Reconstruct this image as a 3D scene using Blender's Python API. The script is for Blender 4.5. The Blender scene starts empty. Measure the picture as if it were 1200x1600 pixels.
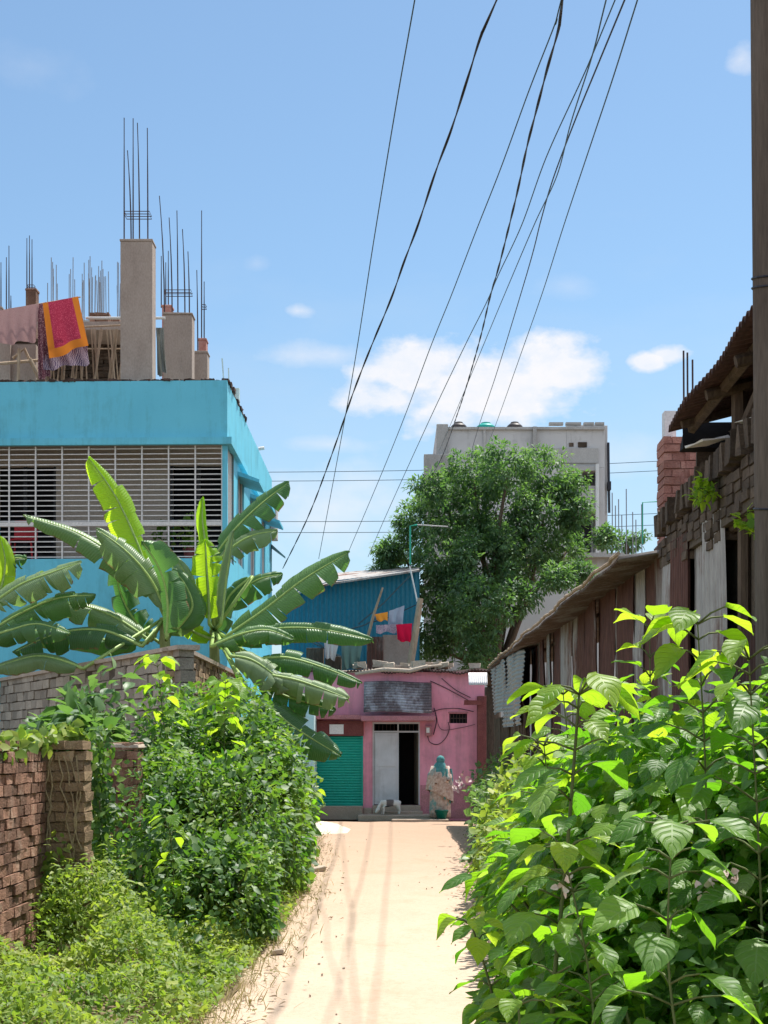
import bpy, math, random
import numpy as np
from mathutils import Vector
R_ = math.radians
random.seed(7); rng = np.random.default_rng(7)
S = bpy.context.scene; COL = S.collection

# ------------------------------------------------------------------ camera, sky, sun
H = 1.65; F = 2400.0; CX = 615.0; HY = 1170.0           # eye height, focal length in px of a 1200 px wide frame
cam = bpy.data.cameras.new("camera"); cam_o = bpy.data.objects.new("camera", cam); COL.objects.link(cam_o)
cam.sensor_fit = 'VERTICAL'; cam.sensor_height = 36.0; cam.lens = 36.0 * F / 1600.0
cam_o.location = (0, 0, H); cam_o.rotation_euler = (R_(90), 0, 0)
cam.shift_x = (600.0 - CX) / 1600.0; cam.shift_y = (HY - 800.0) / 1600.0
cam.clip_start = 0.05; cam.clip_end = 3000
S.camera = cam_o
S.render.resolution_x = 768; S.render.resolution_y = 1024
S.view_settings.view_transform = 'Standard'; S.view_settings.look = 'None'
S.view_settings.exposure = 1.0; S.view_settings.gamma = 1.0

SUN_EL, SUN_AZ = 66.0, 38.0          # azimuth measured from straight ahead (+Y) towards the right (+X)
sun = bpy.data.lights.new("sun", 'SUN'); sun.energy = 4.1; sun.angle = R_(0.53); sun.color = (1.0, 0.955, 0.88)
sun_o = bpy.data.objects.new("sun", sun); COL.objects.link(sun_o)
sd = Vector((math.sin(R_(SUN_AZ)) * math.cos(R_(SUN_EL)), math.cos(R_(SUN_AZ)) * math.cos(R_(SUN_EL)), math.sin(R_(SUN_EL))))
sun_o.rotation_euler = sd.to_track_quat('Z', 'Y').to_euler(); sun_o.location = (4, 10, 30)

W = bpy.data.worlds.new("World"); S.world = W; W.use_nodes = True
wt = W.node_tree; wn = wt.nodes; wl = wt.links; wn.clear()
def wnode(t, **k):
    n = wn.new(t)
    for a, b in k.items(): setattr(n, a, b)
    return n
sky = wnode('ShaderNodeTexSky', sky_type='NISHITA'); sky.sun_disc = False
sky.sun_elevation = R_(SUN_EL); sky.sun_rotation = R_(SUN_AZ)
sky.air_density = 1.0; sky.dust_density = 0.7; sky.ozone_density = 1.2; sky.altitude = 10
bg = wnode('ShaderNodeBackground'); bg.inputs[1].default_value = 0.115
tc = wnode('ShaderNodeTexCoord')
sep = wnode('ShaderNodeSeparateXYZ'); wl.new(tc.outputs['Generated'], sep.inputs[0])
def wm(op, a, b=None, c=None, clamp=False):
    n = wnode('ShaderNodeMath', operation=op); n.use_clamp = clamp
    for i, v in enumerate((a, b, c)):
        if v is None: continue
        if isinstance(v, (int, float)): n.inputs[i].default_value = v
        else: wl.new(v, n.inputs[i])
    return n.outputs[0]
az = wm('ARCTAN2', sep.outputs[0], sep.outputs[1])
el = wm('ARCSINE', sep.outputs[2])
comb = wnode('ShaderNodeCombineXYZ'); wl.new(az, comb.inputs[0]); wl.new(el, comb.inputs[1])
def wnoise(scale, detail, rough, stretch=(1, 1, 1)):
    mp = wnode('ShaderNodeMapping'); wl.new(comb.outputs[0], mp.inputs[0]); mp.inputs['Scale'].default_value = stretch
    n = wnode('ShaderNodeTexNoise'); n.inputs['Scale'].default_value = scale; n.inputs['Detail'].default_value = detail
    n.inputs['Roughness'].default_value = rough; wl.new(mp.outputs[0], n.inputs['Vector']); return n.outputs['Fac']
nz = wnoise(26, 8, .58, (1, 1.5, 1)); nz2 = wnoise(7, 6, .6, (1, 2.4, 1))
def cloud(px, py, rx, ry, dens=1.0, namp=1.5, soft=.5):
    a0 = math.atan((px - CX) / F); e0 = math.atan((HY - py) / F)
    dx = wm('DIVIDE', wm('SUBTRACT', az, a0), rx / F); dy = wm('DIVIDE', wm('SUBTRACT', el, e0), ry / F)
    d = wm('SQRT', wm('ADD', wm('MULTIPLY', dx, dx), wm('MULTIPLY', dy, dy)))
    v = wm('ADD', wm('SUBTRACT', 1.0, d), wm('MULTIPLY', wm('SUBTRACT', nz, .5), namp))
    v = wm('DIVIDE', v, soft, clamp=True)
    return wm('MULTIPLY', v, dens)
cl = [cloud(765, 608, 185, 74, .95, 1.9), cloud(865, 575, 95, 58, .95, 1.9), cloud(650, 575, 110, 52, .9, 1.9), cloud(590, 625, 80, 34, .85, 1.8), cloud(500, 555, 110, 20, .4, 2.2, 1.0),
      cloud(1015, 573, 38, 17, .9, 1.9), cloud(1042, 565, 34, 18, .8, 1.9), cloud(1160, 118, 34, 24, .6, 2.2, .9), cloud(465, 487, 28, 12, .6, 2.2, .9),
      cloud(885, 452, 50, 24, .22, 2, 1.2), cloud(400, 415, 26, 14, .2, 2, 1.2), cloud(520, 795, 150, 85, .65, 1.5, 1.2), cloud(50, 130, 90, 40, .10, 2.5, 1.2),
      cloud(980, 720, 160, 40, .3, 1.8, 1.2), cloud(520, 695, 80, 16, .4, 1.8, 1.0)]
tot = cl[0]
for c_ in cl[1:]: tot = wm('MAXIMUM', tot, c_)
# added clouds out of the picture, extra bright to raise the ambient light
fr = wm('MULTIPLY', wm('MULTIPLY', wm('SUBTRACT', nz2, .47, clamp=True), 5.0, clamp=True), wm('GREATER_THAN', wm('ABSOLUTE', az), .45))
hsv = wnode('ShaderNodeHueSaturation'); hsv.inputs['Saturation'].default_value = .95; hsv.inputs['Value'].default_value = 1.0
tint = wnode('ShaderNodeMix', data_type='RGBA', blend_type='MULTIPLY'); tint.inputs[0].default_value = 1.0; tint.inputs[7].default_value = (.53, .655, .69, 1)
wl.new(sky.outputs[0], tint.inputs[6]); wl.new(tint.outputs[2], hsv.inputs['Color'])
nz3 = wnoise(60, 8, .65, (1, 1.3, 1)); tot = wm('MULTIPLY', tot, wm('ADD', .62, wm('MULTIPLY', nz3, .72)), clamp=True)
hz_ = wm('MULTIPLY', wm('DIVIDE', wm('SUBTRACT', wm('ADD', .30, wm('MULTIPLY', wm('SUBTRACT', nz2, .5), .25)), el), .30, clamp=True), .62)
hmix = wnode('ShaderNodeMix', data_type='RGBA'); wl.new(hz_, hmix.inputs[0]); wl.new(hsv.outputs[0], hmix.inputs[6]); hmix.inputs[7].default_value = (2.75, 3.3, 3.85, 1)
mixc = wnode('ShaderNodeMix', data_type='RGBA'); wl.new(tot, mixc.inputs[0]); wl.new(hmix.outputs[2], mixc.inputs[6])
mixc.inputs[7].default_value = (4.2, 4.2, 4.35, 1)
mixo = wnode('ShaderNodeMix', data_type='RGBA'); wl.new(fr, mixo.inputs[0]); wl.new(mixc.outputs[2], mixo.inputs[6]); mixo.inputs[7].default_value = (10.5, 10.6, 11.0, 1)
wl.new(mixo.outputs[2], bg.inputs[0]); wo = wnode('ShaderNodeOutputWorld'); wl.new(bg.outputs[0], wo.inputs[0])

# ------------------------------------------------------------------ helpers
def P(x, y, D):
    return Vector(((x - CX) / F * D, D, H + (HY - y) / F * D))
def X_(x, D): return (x - CX) / F * D
def Z_(y, D): return H + (HY - y) / F * D

class NT:
    def __init__(s, name):
        s.m = bpy.data.materials.new(name); s.m.use_nodes = True; s.t = s.m.node_tree; s.t.nodes.clear()
    def n(s, t, **k):
        n = s.t.nodes.new(t)
        for a, b in k.items(): setattr(n, a, b)
        return n
    def l(s, a, b): s.t.links.new(a, b)
    def math(s, op, a, b=None, clamp=False):
        n = s.n('ShaderNodeMath', operation=op); n.use_clamp = clamp
        for i, v in enumerate((a, b)):
            if v is None: continue
            if isinstance(v, (int, float)): n.inputs[i].default_value = v
            else: s.l(v, n.inputs[i])
        return n.outputs[0]
    def noise(s, scale, detail=5, rough=.6, stretch=(1, 1, 1), coord='Object', loc=(0, 0, 0)):
        tcx = s.n('ShaderNodeTexCoord'); mp = s.n('ShaderNodeMapping'); mp.inputs['Scale'].default_value = stretch
        mp.inputs['Location'].default_value = loc
        s.l(tcx.outputs[coord], mp.inputs[0]); n = s.n('ShaderNodeTexNoise'); n.inputs['Scale'].default_value = scale
        n.inputs['Detail'].default_value = detail; n.inputs['Roughness'].default_value = rough
        s.l(mp.outputs[0], n.inputs['Vector']); return n.outputs['Fac']
    def ramp(s, fac, stops):
        r = s.n('ShaderNodeValToRGB'); e = r.color_ramp.elements
        while len(e) < len(stops): e.new(.5)
        for i, (p, c) in enumerate(stops):
            e[i].position = p; e[i].color = (c[0], c[1], c[2], 1)
        s.l(fac, r.inputs[0]); return r.outputs[0]
    def mix(s, fac, a, b, mode='MIX'):
        n = s.n('ShaderNodeMix', data_type='RGBA', blend_type=mode)
        for i, v in ((0, fac), (6, a), (7, b)):
            if isinstance(v, (int, float)): n.inputs[i].default_value = v
            elif isinstance(v, tuple): n.inputs[i].default_value = (v[0], v[1], v[2], 1)
            else: s.l(v, n.inputs[i])
        return n.outputs[2]
    def attr(s, name='rnd'):
        return s.n('ShaderNodeAttribute', attribute_name=name).outputs['Fac']
    def out(s, color, rough=.8, bump=None, bstr=.3, bdist=.02, metal=0, spec=.3, trans=0, tcol=None):
        p = s.n('ShaderNodeBsdfPrincipled')
        if isinstance(color, tuple): p.inputs['Base Color'].default_value = (*color, 1)
        else: s.l(color, p.inputs['Base Color'])
        if isinstance(rough, (int, float)): p.inputs['Roughness'].default_value = rough
        else: s.l(rough, p.inputs['Roughness'])
        p.inputs['Metallic'].default_value = metal; p.inputs['Specular IOR Level'].default_value = spec
        b = None
        if bump is not None:
            b = s.n('ShaderNodeBump'); b.inputs['Strength'].default_value = bstr; b.inputs['Distance'].default_value = bdist
            s.l(bump, b.inputs['Height']); s.l(b.outputs[0], p.inputs['Normal'])
        o = s.n('ShaderNodeOutputMaterial'); sh = p.outputs[0]
        if trans:
            t = s.n('ShaderNodeBsdfTranslucent')
            if tcol is None: tcol = color
            if isinstance(tcol, tuple): t.inputs[0].default_value = (*tcol, 1)
            else: s.l(tcol, t.inputs[0])
            if b: s.l(b.outputs[0], t.inputs['Normal'])
            mx = s.n('ShaderNodeMixShader'); mx.inputs[0].default_value = trans
            s.l(sh, mx.inputs[1]); s.l(t.outputs[0], mx.inputs[2]); sh = mx.outputs[0]
        s.l(sh, o.inputs[0]); return s.m

def rough_mat(name, c1, c2, scale=3, bump=.3, rough=.85, stretch=(1, 1, 1), c3=None, fine=40, rndamt=0, bdist=.02, spec=.25, metal=0):
    t = NT(name); n1 = t.noise(scale, 7, .65, stretch); n2 = t.noise(fine, 4, .6, stretch)
    stops = [(.3, c1), (.68, c2)] if c3 is None else [(.3, c1), (.52, c2), (.7, c3)]
    c = t.ramp(n1, stops)
    c = t.mix(.35, c, t.ramp(n2, [(.35, tuple(.7 * a for a in c1)), (.65, tuple(min(1, 1.12 * a) for a in c2))]))
    if rndamt:
        r = t.attr(); k = t.math('ADD', t.math('MULTIPLY', r, rndamt), 1 - rndamt * .6)
        cc = t.n('ShaderNodeCombineColor'); t.l(k, cc.inputs[0]); t.l(k, cc.inputs[1]); t.l(k, cc.inputs[2])
        c = t.mix(1.0, c, cc.outputs[0], 'MULTIPLY')
    return t.out(c, rough, t.math('ADD', n2, t.math('MULTIPLY', n1, .6)), bump, bdist, metal, spec)

class MB:
    def __init__(s): s.v = []; s.f = []; s.r = []; s.uv = {}; s.mi = []; s.cur = 0
    def add(s, vs, fs, rnd=None, uvs=None):
        b = len(s.v); s.v += [tuple(v) for v in vs]
        if rnd is None: rnd = random.random()
        for f in fs:
            s.f.append(tuple(b + i for i in f)); s.r.append(rnd); s.mi.append(s.cur)
        if uvs:
            for i, u in enumerate(uvs): s.uv[b + i] = u
    def box(s, x0, x1, y0, y1, z0, z1, j=0, rnd=None):
        q = lambda: random.uniform(-j, j) if j else 0
        vs = [(x + q(), y + q(), z + q()) for x in (x0, x1) for y in (y0, y1) for z in (z0, z1)]
        s.add(vs, [(0, 1, 3, 2), (4, 6, 7, 5), (0, 4, 5, 1), (2, 3, 7, 6), (0, 2, 6, 4), (1, 5, 7, 3)], rnd)
    def obox(s, c, a, b, d, la, lb, ld, j=0, rnd=None):     # oriented box, half axes
        c, a, b, d = Vector(c), Vector(a).normalized(), Vector(b).normalized(), Vector(d).normalized()
        vs = []
        for i in (-1, 1):
            for k in (-1, 1):
                for m in (-1, 1):
                    v = c + a * (la * i) + b * (lb * k) + d * (ld * m)
                    if j: v += Vector([random.uniform(-j, j) for _ in range(3)])
                    vs.append(v)
        s.add(vs, [(0, 1, 3, 2), (4, 6, 7, 5), (0, 4, 5, 1), (2, 3, 7, 6), (0, 2, 6, 4), (1, 5, 7, 3)], rnd)
    def tube(s, pts, rad, n=8, cap=True, rnd=None):
        pts = [Vector(p) for p in pts]; m = len(pts)
        if isinstance(rad, (int, float)): rad = [rad] * m
        vs = []; ref = None
        for i, p in enumerate(pts):
            t = (pts[min(i + 1, m - 1)] - pts[max(i - 1, 0)]).normalized()
            if ref is None:
                ref = t.orthogonal().normalized()
            ref = (ref - t * ref.dot(t)).normalized(); b = t.cross(ref)
            for k in range(n):
                a = 2 * math.pi * k / n; vs.append(p + (ref * math.cos(a) + b * math.sin(a)) * rad[i])
        fs = [(i * n + k, i * n + (k + 1) % n, (i + 1) * n + (k + 1) % n, (i + 1) * n + k) for i in range(m - 1) for k in range(n)]
        if cap: fs += [tuple(range(n))[::-1], tuple((m - 1) * n + k for k in range(n))]
        s.add(vs, fs, rnd)
    def grid(s, fn, nu, nv, rnd=None):
        vs = []; uvs = []
        for i in range(nu + 1):
            for k in range(nv + 1):
                vs.append(fn(i / nu, k / nv)); uvs.append((i / nu, k / nv))
        s.add(vs, [(i * (nv + 1) + k, (i + 1) * (nv + 1) + k, (i + 1) * (nv + 1) + k + 1, i * (nv + 1) + k + 1) for i in range(nu) for k in range(nv)], rnd, uvs)
    def lathe(s, c, prof, n=24, sx=1, sy=1, fold=0, nf=0, rnd=None):
        vs = []
        for (r, z) in prof:
            for k in range(n):
                a = 2 * math.pi * k / n; rr = r * (1 + (fold * math.cos(nf * a + z * 3) if fold else 0))
                vs.append((c[0] + rr * math.cos(a) * sx, c[1] + rr * math.sin(a) * sy, c[2] + z))
        m = len(prof)
        fs = [(i * n + k, i * n + (k + 1) % n, (i + 1) * n + (k + 1) % n, (i + 1) * n + k) for i in range(m - 1) for k in range(n)]
        fs += [tuple(range(n))[::-1], tuple((m - 1) * n + k for k in range(n))]
        s.add(vs, fs, rnd)
    def build(s, name, mats, parent=None, smooth=False, bevel=0):
        off = Vector((0, 0, 0)); q = parent
        while q is not None: off = off + q.location; q = q.parent
        me = bpy.data.meshes.new(name); me.from_pydata([tuple(Vector(v) - off) for v in s.v], [], s.f)
        if not isinstance(mats, (list, tuple)): mats = [mats]
        for m in mats: me.materials.append(m)
        a = me.attributes.new('rnd', 'FLOAT', 'FACE'); a.data.foreach_set('value', s.r)
        me.polygons.foreach_set('material_index', s.mi)
        if s.uv:
            uvl = me.uv_layers.new(name='UVMap')
            for lp in me.loops:
                if lp.vertex_index in s.uv: uvl.data[lp.index].uv = s.uv[lp.vertex_index]
        if smooth: me.polygons.foreach_set('use_smooth', [True] * len(s.f))
        me.update(); o = bpy.data.objects.new(name, me); COL.objects.link(o)
        if parent is not None: o.parent = parent
        if bevel:
            b = o.modifiers.new('bevel', 'BEVEL'); b.width = bevel; b.segments = 2; b.limit_method = 'ANGLE'
        return o

def tag(o, label=None, cat=None, group=None, kind=None):
    if label: o['label'] = label
    if cat: o['category'] = cat
    if group: o['group'] = group
    if kind: o['kind'] = kind
    return o
def thing(name, label, cat, loc, group=None):
    o = bpy.data.objects.new(name, None); o.empty_display_size = .2; COL.objects.link(o); o.location = loc
    return tag(o, label, cat, group)

# ------------------------------------------------------------------ leaves (numpy)
def tmpl_small(w=.5, fold=.08, curl=.12):
    V = [(0, 0, 0), (.3, .5 * w, fold), (.3, 0, 0), (.3, -.5 * w, fold), (.68, .38 * w, fold * .5 - curl * .5), (.68, 0, -curl * .5), (.68, -.38 * w, fold * .5 - curl * .5), (1, 0, -curl)]
    Fc = [(0, 2, 1), (0, 3, 2), (1, 2, 5, 4), (2, 3, 6, 5), (4, 5, 7), (5, 6, 7)]
    UV = [(.5, 0), (1, .3), (.5, .3), (0, .3), (1, .68), (.5, .68), (0, .68), (.5, 1)]
    return np.array(V), Fc, np.array(UV)
def tmpl_big(w=.62, fold=.12, curl=.25, side=0., n=9, seed=0):
    rr = random.Random(seed); V = []; UV = []; Fc = []; us = (-1, -.5, 0, .5, 1)
    for i in range(n + 1):
        t = i / n
        hw = w * .5 * (math.sin(math.pi * min(1, t) ** .72) ** .8 if 0 < t < 1 else 0) + .002
        if t > .55: hw *= 1 - .5 * ((t - .55) / .45) ** 1.2
        jag = .06 * rr.uniform(-1, 1)
        for u in us:
            ww = hw * (1 + (jag if abs(u) == 1 else 0))
            z = fold * hw * 2 * abs(u) - curl * t ** 2 + .035 * math.sin(t * 9 + u * 2 + seed) * abs(u) - .10 * hw * 2 * u * u
            V.append((t * (1 - .12 * curl), ww * u + side * t * t * .3, z)); UV.append((u * .5 + .5, t))
    for i in range(n):
        for k in range(4):
            a = i * 5 + k; Fc.append((a, a + 5, a + 6, a + 1))
    return np.array(V), Fc, np.array(UV)
BIG = [tmpl_big(.66, .22, .18, .1, seed=1), tmpl_big(.6, .35, .3, -.2, seed=2), tmpl_big(.7, .12, .35, .15, seed=3), tmpl_big(.62, .28, .1, -.1, seed=4)]
MED = [tmpl_big(.6, .25, .2, .1, n=5, seed=5), tmpl_big(.52, .3, .3, -.1, n=5, seed=6), tmpl_big(.66, .15, .1, .1, n=5, seed=8)]
SML = [tmpl_small(.62), tmpl_small(.5, .14, .2), tmpl_small(.72, .05, .05)]
NAR = [tmpl_small(.3, .04, .2), tmpl_small(.26, .05, .35), tmpl_small(.36, .04, .1)]
TRE = [tmpl_small(.46, .05, .15), tmpl_small(.38, .05, .25), tmpl_small(.42, .04, .05)]
def unit(a): return a / (np.linalg.norm(a, axis=1, keepdims=True) + 1e-9)
class Leaves:
    def __init__(s): s.b = []
    def add(s, pos, axis, nrm, size, tm, rnd=None):
        pos = np.atleast_2d(pos).astype(float); N = len(pos)
        if N == 0: return
        axis = unit(np.broadcast_to(np.atleast_2d(axis), (N, 3)).astype(float)); nrm = np.broadcast_to(np.atleast_2d(nrm), (N, 3)).astype(float)
        z = unit(nrm - (nrm * axis).sum(1, keepdims=True) * axis + 1e-6); y = np.cross(z, axis)
        size = np.broadcast_to(np.asarray(size, float).reshape(-1), (N,)); rnd = rng.random(N) if rnd is None else np.broadcast_to(np.asarray(rnd, float).reshape(-1), (N,))
        pick = rng.integers(0, len(tm), N)
        for k, t in enumerate(tm):
            m = pick == k
            if m.any(): s.b.append((pos[m], axis[m], y[m], z[m], size[m], rnd[m], t))
    def build(s, name, mat, parent=None):
        off = Vector((0, 0, 0)); q = parent
        while q is not None: off = off + q.location; q = q.parent
        off = np.array(off)
        VV = []; loops = []; starts = []; tot = []; RR = []; UU = []; vb = 0; lb = 0
        for pos, a, y, z, sz, rn, (V, Fc, UV) in s.b:
            N = len(pos); n = len(V)
            w = pos[:, None, :] + (V[None, :, 0:1] * a[:, None, :] + V[None, :, 1:2] * y[:, None, :] + V[None, :, 2:3] * z[:, None, :]) * sz[:, None, None]
            VV.append((w - off).reshape(-1, 3))
            fl = np.concatenate([np.array(f) for f in Fc]); ft = np.array([len(f) for f in Fc])
            L = (fl[None, :] + (vb + np.arange(N) * n)[:, None]).reshape(-1); loops.append(L)
            tt = np.tile(ft, N); st = lb + np.concatenate([[0], np.cumsum(tt)[:-1]]); starts.append(st); tot.append(tt)
            RR.append(np.repeat(rn, len(Fc))); UU.append(np.tile(UV[fl], (N, 1))); vb += N * n; lb += len(L)
        VV = np.concatenate(VV); loops = np.concatenate(loops); starts = np.concatenate(starts); RR = np.concatenate(RR); UU = np.concatenate(UU)
        me = bpy.data.meshes.new(name); me.vertices.add(len(VV)); me.vertices.foreach_set('co', VV.astype(np.float32).ravel())
        me.loops.add(len(loops)); me.loops.foreach_set('vertex_index', loops.astype(np.int32))
        me.polygons.add(len(starts)); me.polygons.foreach_set('loop_start', starts.astype(np.int32))
        me.polygons.foreach_set('use_smooth', np.ones(len(starts), bool))
        uv = me.uv_layers.new(name='UVMap'); uv.data.foreach_set('uv', UU.astype(np.float32).ravel())
        a = me.attributes.new('rnd', 'FLOAT', 'FACE'); a.data.foreach_set('value', RR.astype(np.float32))
        me.materials.append(mat); me.update(calc_edges=True); me.validate()
        o = bpy.data.objects.new(name, me); COL.objects.link(o)
        if parent is not None: o.parent = parent
        return o
def rdir(N): return unit(rng.normal(size=(N, 3)))
def shell(c, r, N, inner=.6, lumps=14, amp=.22):
    d = rdir(N); L = rdir(lumps); dots = d @ L.T
    k = 1 - amp * .4 + amp * (np.clip(dots, 0, 1) ** 10).sum(1)
    rad = (inner + (1 - inner) * rng.random(N) ** .6) * k
    p = np.array(c) + d * rad[:, None] * np.array(r)
    out = unit(d / np.array(r)); return p, out
def clear(p, o, lo=.16, ro=.10, s=.07):
    if len(p) == 0 or not (7 < p[:, 1].mean() < 34.5 and abs(p[:, 0].mean()) < 4 and p[:, 2].mean() < 3): return p, o
    ed = np.array([edge(v) for v in p[:, 1]]); j = np.abs(rng.normal(size=len(p))) * s
    m = (p[:, 0] < ed[:, 0] + lo - j + .05 * np.sin(p[:, 1] * 4)) | (p[:, 0] > ed[:, 1] - ro + j + .05 * np.sin(p[:, 1] * 5))
    return p[m], o[m]
def mass(L, c, r, N, size, tm, inner=.6, droop=.35, up=.7, jit=.5, amp=.22, lumps=14, rnd=None, zmin=.02):
    p, o = shell(c, r, N, inner, lumps, amp); m = p[:, 2] > zmin; p, o = p[m], o[m]; p, o = clear(p, o); N = len(p)
    ax = o * .7 + rdir(N) * .8 + np.array([0, 0, -droop]); nr = o * .45 + np.array([0, 0, up]) + rdir(N) * jit
    w_ = np.sin(p[:, 0] * 6.1 + 2 * np.sin(p[:, 1] * 3.3)) * np.sin(p[:, 2] * 7.3 + p[:, 1] * 2.9) * np.sin(p[:, 1] * 1.3 + p[:, 0] * 2)
    if rnd is None: rnd = np.clip(.46 + .5 * w_ + rng.normal(0, .2, N), 0, 1)
    s = size * (.6 + .8 * rng.random(N)) * (1.0 + .3 * np.sin(p[:, 1] * 2.7 + p[:, 2] * 4 + p[:, 0] * 3)); L.add(p, ax, nr, s, tm, rnd)

def leaf_mat(name, stops, tstops, trans=.4, rough=.42, veins=0, spec=.4, vn=26):
    t = NT(name); r = t.attr(); c = t.ramp(r, stops); tcx = t.ramp(r, tstops); bump = None
    n1 = t.noise(9, 3, .6)
    c = t.mix(t.math('MULTIPLY', n1, .4), c, tuple(.55 * a for a in stops[0][1]))
    nsp = t.noise(38, 5, .7); c = t.mix(t.math('MULTIPLY', t.math('SUBTRACT', nsp, .60, True), 5.0, True), c, (.22, .20, .06) if veins else tuple(.8 * a for a in stops[0][1]))
    if veins:
        uv = t.n('ShaderNodeUVMap'); sp = t.n('ShaderNodeSeparateXYZ'); t.l(uv.outputs[0], sp.inputs[0])
        u = t.math('ABSOLUTE', t.math('SUBTRACT', sp.outputs[0], .5))
        w = t.math('SINE', t.math('MULTIPLY', t.math('SUBTRACT', sp.outputs[1], t.math('MULTIPLY', u, .55 if vn < 60 else .05)), vn * 3.0))
        w = t.math('POWER', t.math('MULTIPLY', t.math('ADD', w, 1), .5), 5.0 if vn < 60 else 1.5)
        rib = t.math('LESS_THAN', u, .018); v = t.math('MAXIMUM', t.math('MULTIPLY', w, .55), rib)
        c = t.mix(t.math('MULTIPLY', v, veins), c, tuple(min(1, 1.7 * a + .04) for a in stops[-1][1]))
        tcx = t.mix(t.math('MULTIPLY', v, veins * .7), tcx, tuple(.45 * a for a in tstops[0][1]))
        bump = t.math('MULTIPLY', v, -1.0)
    if veins and vn > 60:
        eb = t.math('MULTIPLY', t.math('SUBTRACT', t.math('ADD', u, t.math('MULTIPLY', t.math('SUBTRACT', t.noise(7, 5, .7), .5), .22)), .475, True), 30, True)
        c = t.mix(eb, c, (.20, .13, .05)); tcx = t.mix(eb, tcx, (.22, .14, .05))
    return t.out(c, rough, bump, .5, .01, 0, spec, trans, tcx)

# ------------------------------------------------------------------ materials
M = {}
M['soil'] = rough_mat('soil', (.10, .07, .045), (.22, .16, .10), 2.5, .6, .95)
def path_material():
    t = NT('sandy_dirt'); n1 = t.noise(.55, 6, .6); n2 = t.noise(18, 6, .7); n3 = t.noise(120, 3, .6); n4 = t.noise(3.5, 5, .65, (1, .5, 1))
    c = t.ramp(n1, [(.3, (.45, .33, .245)), (.7, (.53, .405, .31))])
    c = t.mix(t.math('MULTIPLY', n4, .55), c, (.54, .44, .345)); n5 = t.noise(1.1, 7, .72, (1, .55, 1), loc=(4, 9, 0)); c = t.mix(t.math('MULTIPLY', t.math('SUBTRACT', n5, .52, True), 3.2, True), c, (.41, .29, .19))
    c = t.mix(t.math('MULTIPLY', t.math('SUBTRACT', n2, .5, True), 1.6, True), c, (.33, .23, .14))
    c = t.mix(t.math('MULTIPLY', t.math('SUBTRACT', n3, .58, True), 4, True), c, (.26, .19, .12))
    uv = t.n('ShaderNodeUVMap'); sp = t.n('ShaderNodeSeparateXYZ'); t.l(uv.outputs[0], sp.inputs[0])
    e = t.math('MULTIPLY', t.math('ABSOLUTE', t.math('SUBTRACT', sp.outputs[0], .5)), 2.0)
    e = t.math('ADD', e, t.math('MULTIPLY', t.math('SUBTRACT', t.noise(3.2, 7, .7), .5), .5))
    e = t.math('MULTIPLY', t.math('SUBTRACT', e, .82, True), 5.5, True)
    c = t.mix(t.math('MULTIPLY', e, .75), c, (.24, .165, .10))
    tcx = t.n('ShaderNodeTexCoord'); sy = t.n('ShaderNodeSeparateXYZ'); t.l(tcx.outputs['Object'], sy.inputs[0])
    fy = t.math('DIVIDE', t.math('SUBTRACT', t.math('ADD', sy.outputs[1], t.math('MULTIPLY', n1, 6)), 17), 16, True)
    c = t.mix(t.math('MULTIPLY', fy, .8), c, (.37, .245, .17))
    return t.out(c, .95, t.math('ADD', t.math('ADD', n2, t.math('MULTIPLY', n3, .3)), n4), .45, .03, 0, .1)
M['path'] = path_material()
M['sand'] = rough_mat('pale_sand', (.5, .42, .32), (.68, .6, .48), 6, .5, .95, fine=90)
M['brick'] = rough_mat('weathered_red_brick', (.15, .085, .058), (.31, .17, .115), 5, .9, .93, c3=(.46, .34, .26), fine=60, rndamt=.75)
M['brick_mossy'] = rough_mat('mossy_brick', (.17, .125, .065), (.31, .215, .13), 6, .7, .92, c3=(.44, .33, .2), fine=60, rndamt=.5)
M['brick_dark'] = rough_mat('dark_brick', (.04, .03, .022), (.11, .08, .058), 5, .7, .92, c3=(.20, .15, .105), fine=50, rndamt=.6)  # darkest of the bricks, brown-black tones
M['brick_pink'] = rough_mat('pinkish_brick', (.26, .11, .085), (.42, .20, .16), 7, .6, .9, c3=(.5, .3, .25), fine=70, rndamt=.5)
M['mortar'] = rough_mat('old_mortar', (.05, .04, .03), (.14, .11, .08), 9, .6, .95)
M['block'] = rough_mat('grey_block', (.24, .20, .16), (.42, .37, .30), 4, .6, .92, fine=50, rndamt=.5)
M['coping'] = rough_mat('cement_coping', (.34, .27, .21), (.5, .42, .34), 6, .4, .9)
M['teal'] = rough_mat('teal_paint', (.11, .44, .55), (.13, .49, .60), 1.2, .06, .6, fine=70, bdist=.005)
def stained(name, c1, c2, stain, amt, scale=2.0, rough=.7, thr=.56):
    t = NT(name); n1 = t.noise(scale, 6, .6); n2 = t.noise(5.5, 8, .72, (1, 1, .10)); n3 = t.noise(1.3, 7, .7, loc=(5, 2, 1)); n4 = t.noise(60, 3, .6)
    c = t.ramp(n1, [(.3, c1), (.7, c2)])
    k = t.math('MULTIPLY', t.math('SUBTRACT', t.math('ADD', t.math('MULTIPLY', n2, .55), t.math('MULTIPLY', n3, .55)), thr, True), 6 * amt, True)
    c = t.mix(t.math('MULTIPLY', k, .8), c, stain); c = t.mix(t.math('MULTIPLY', t.math('SUBTRACT', n4, .55, True), 1.2, True), c, tuple(.75 * a for a in c1))
    return t.out(c, rough, t.math('ADD', n4, n3), .12, .01, 0, .3)
M['teal'] = stained('teal_paint', (.115, .47, .61), (.135, .52, .66), (.08, .30, .36), .8, 1.2, .6, .54)
M['concrete_stained'] = stained('stained_render', (.44, .43, .42), (.56, .55, .54), (.20, .19, .18), .8, .5, .9, .57)
M['azure'] = rough_mat('azure_paint', (.04, .36, .55), (.06, .42, .62), 2, .08, .6)
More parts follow.
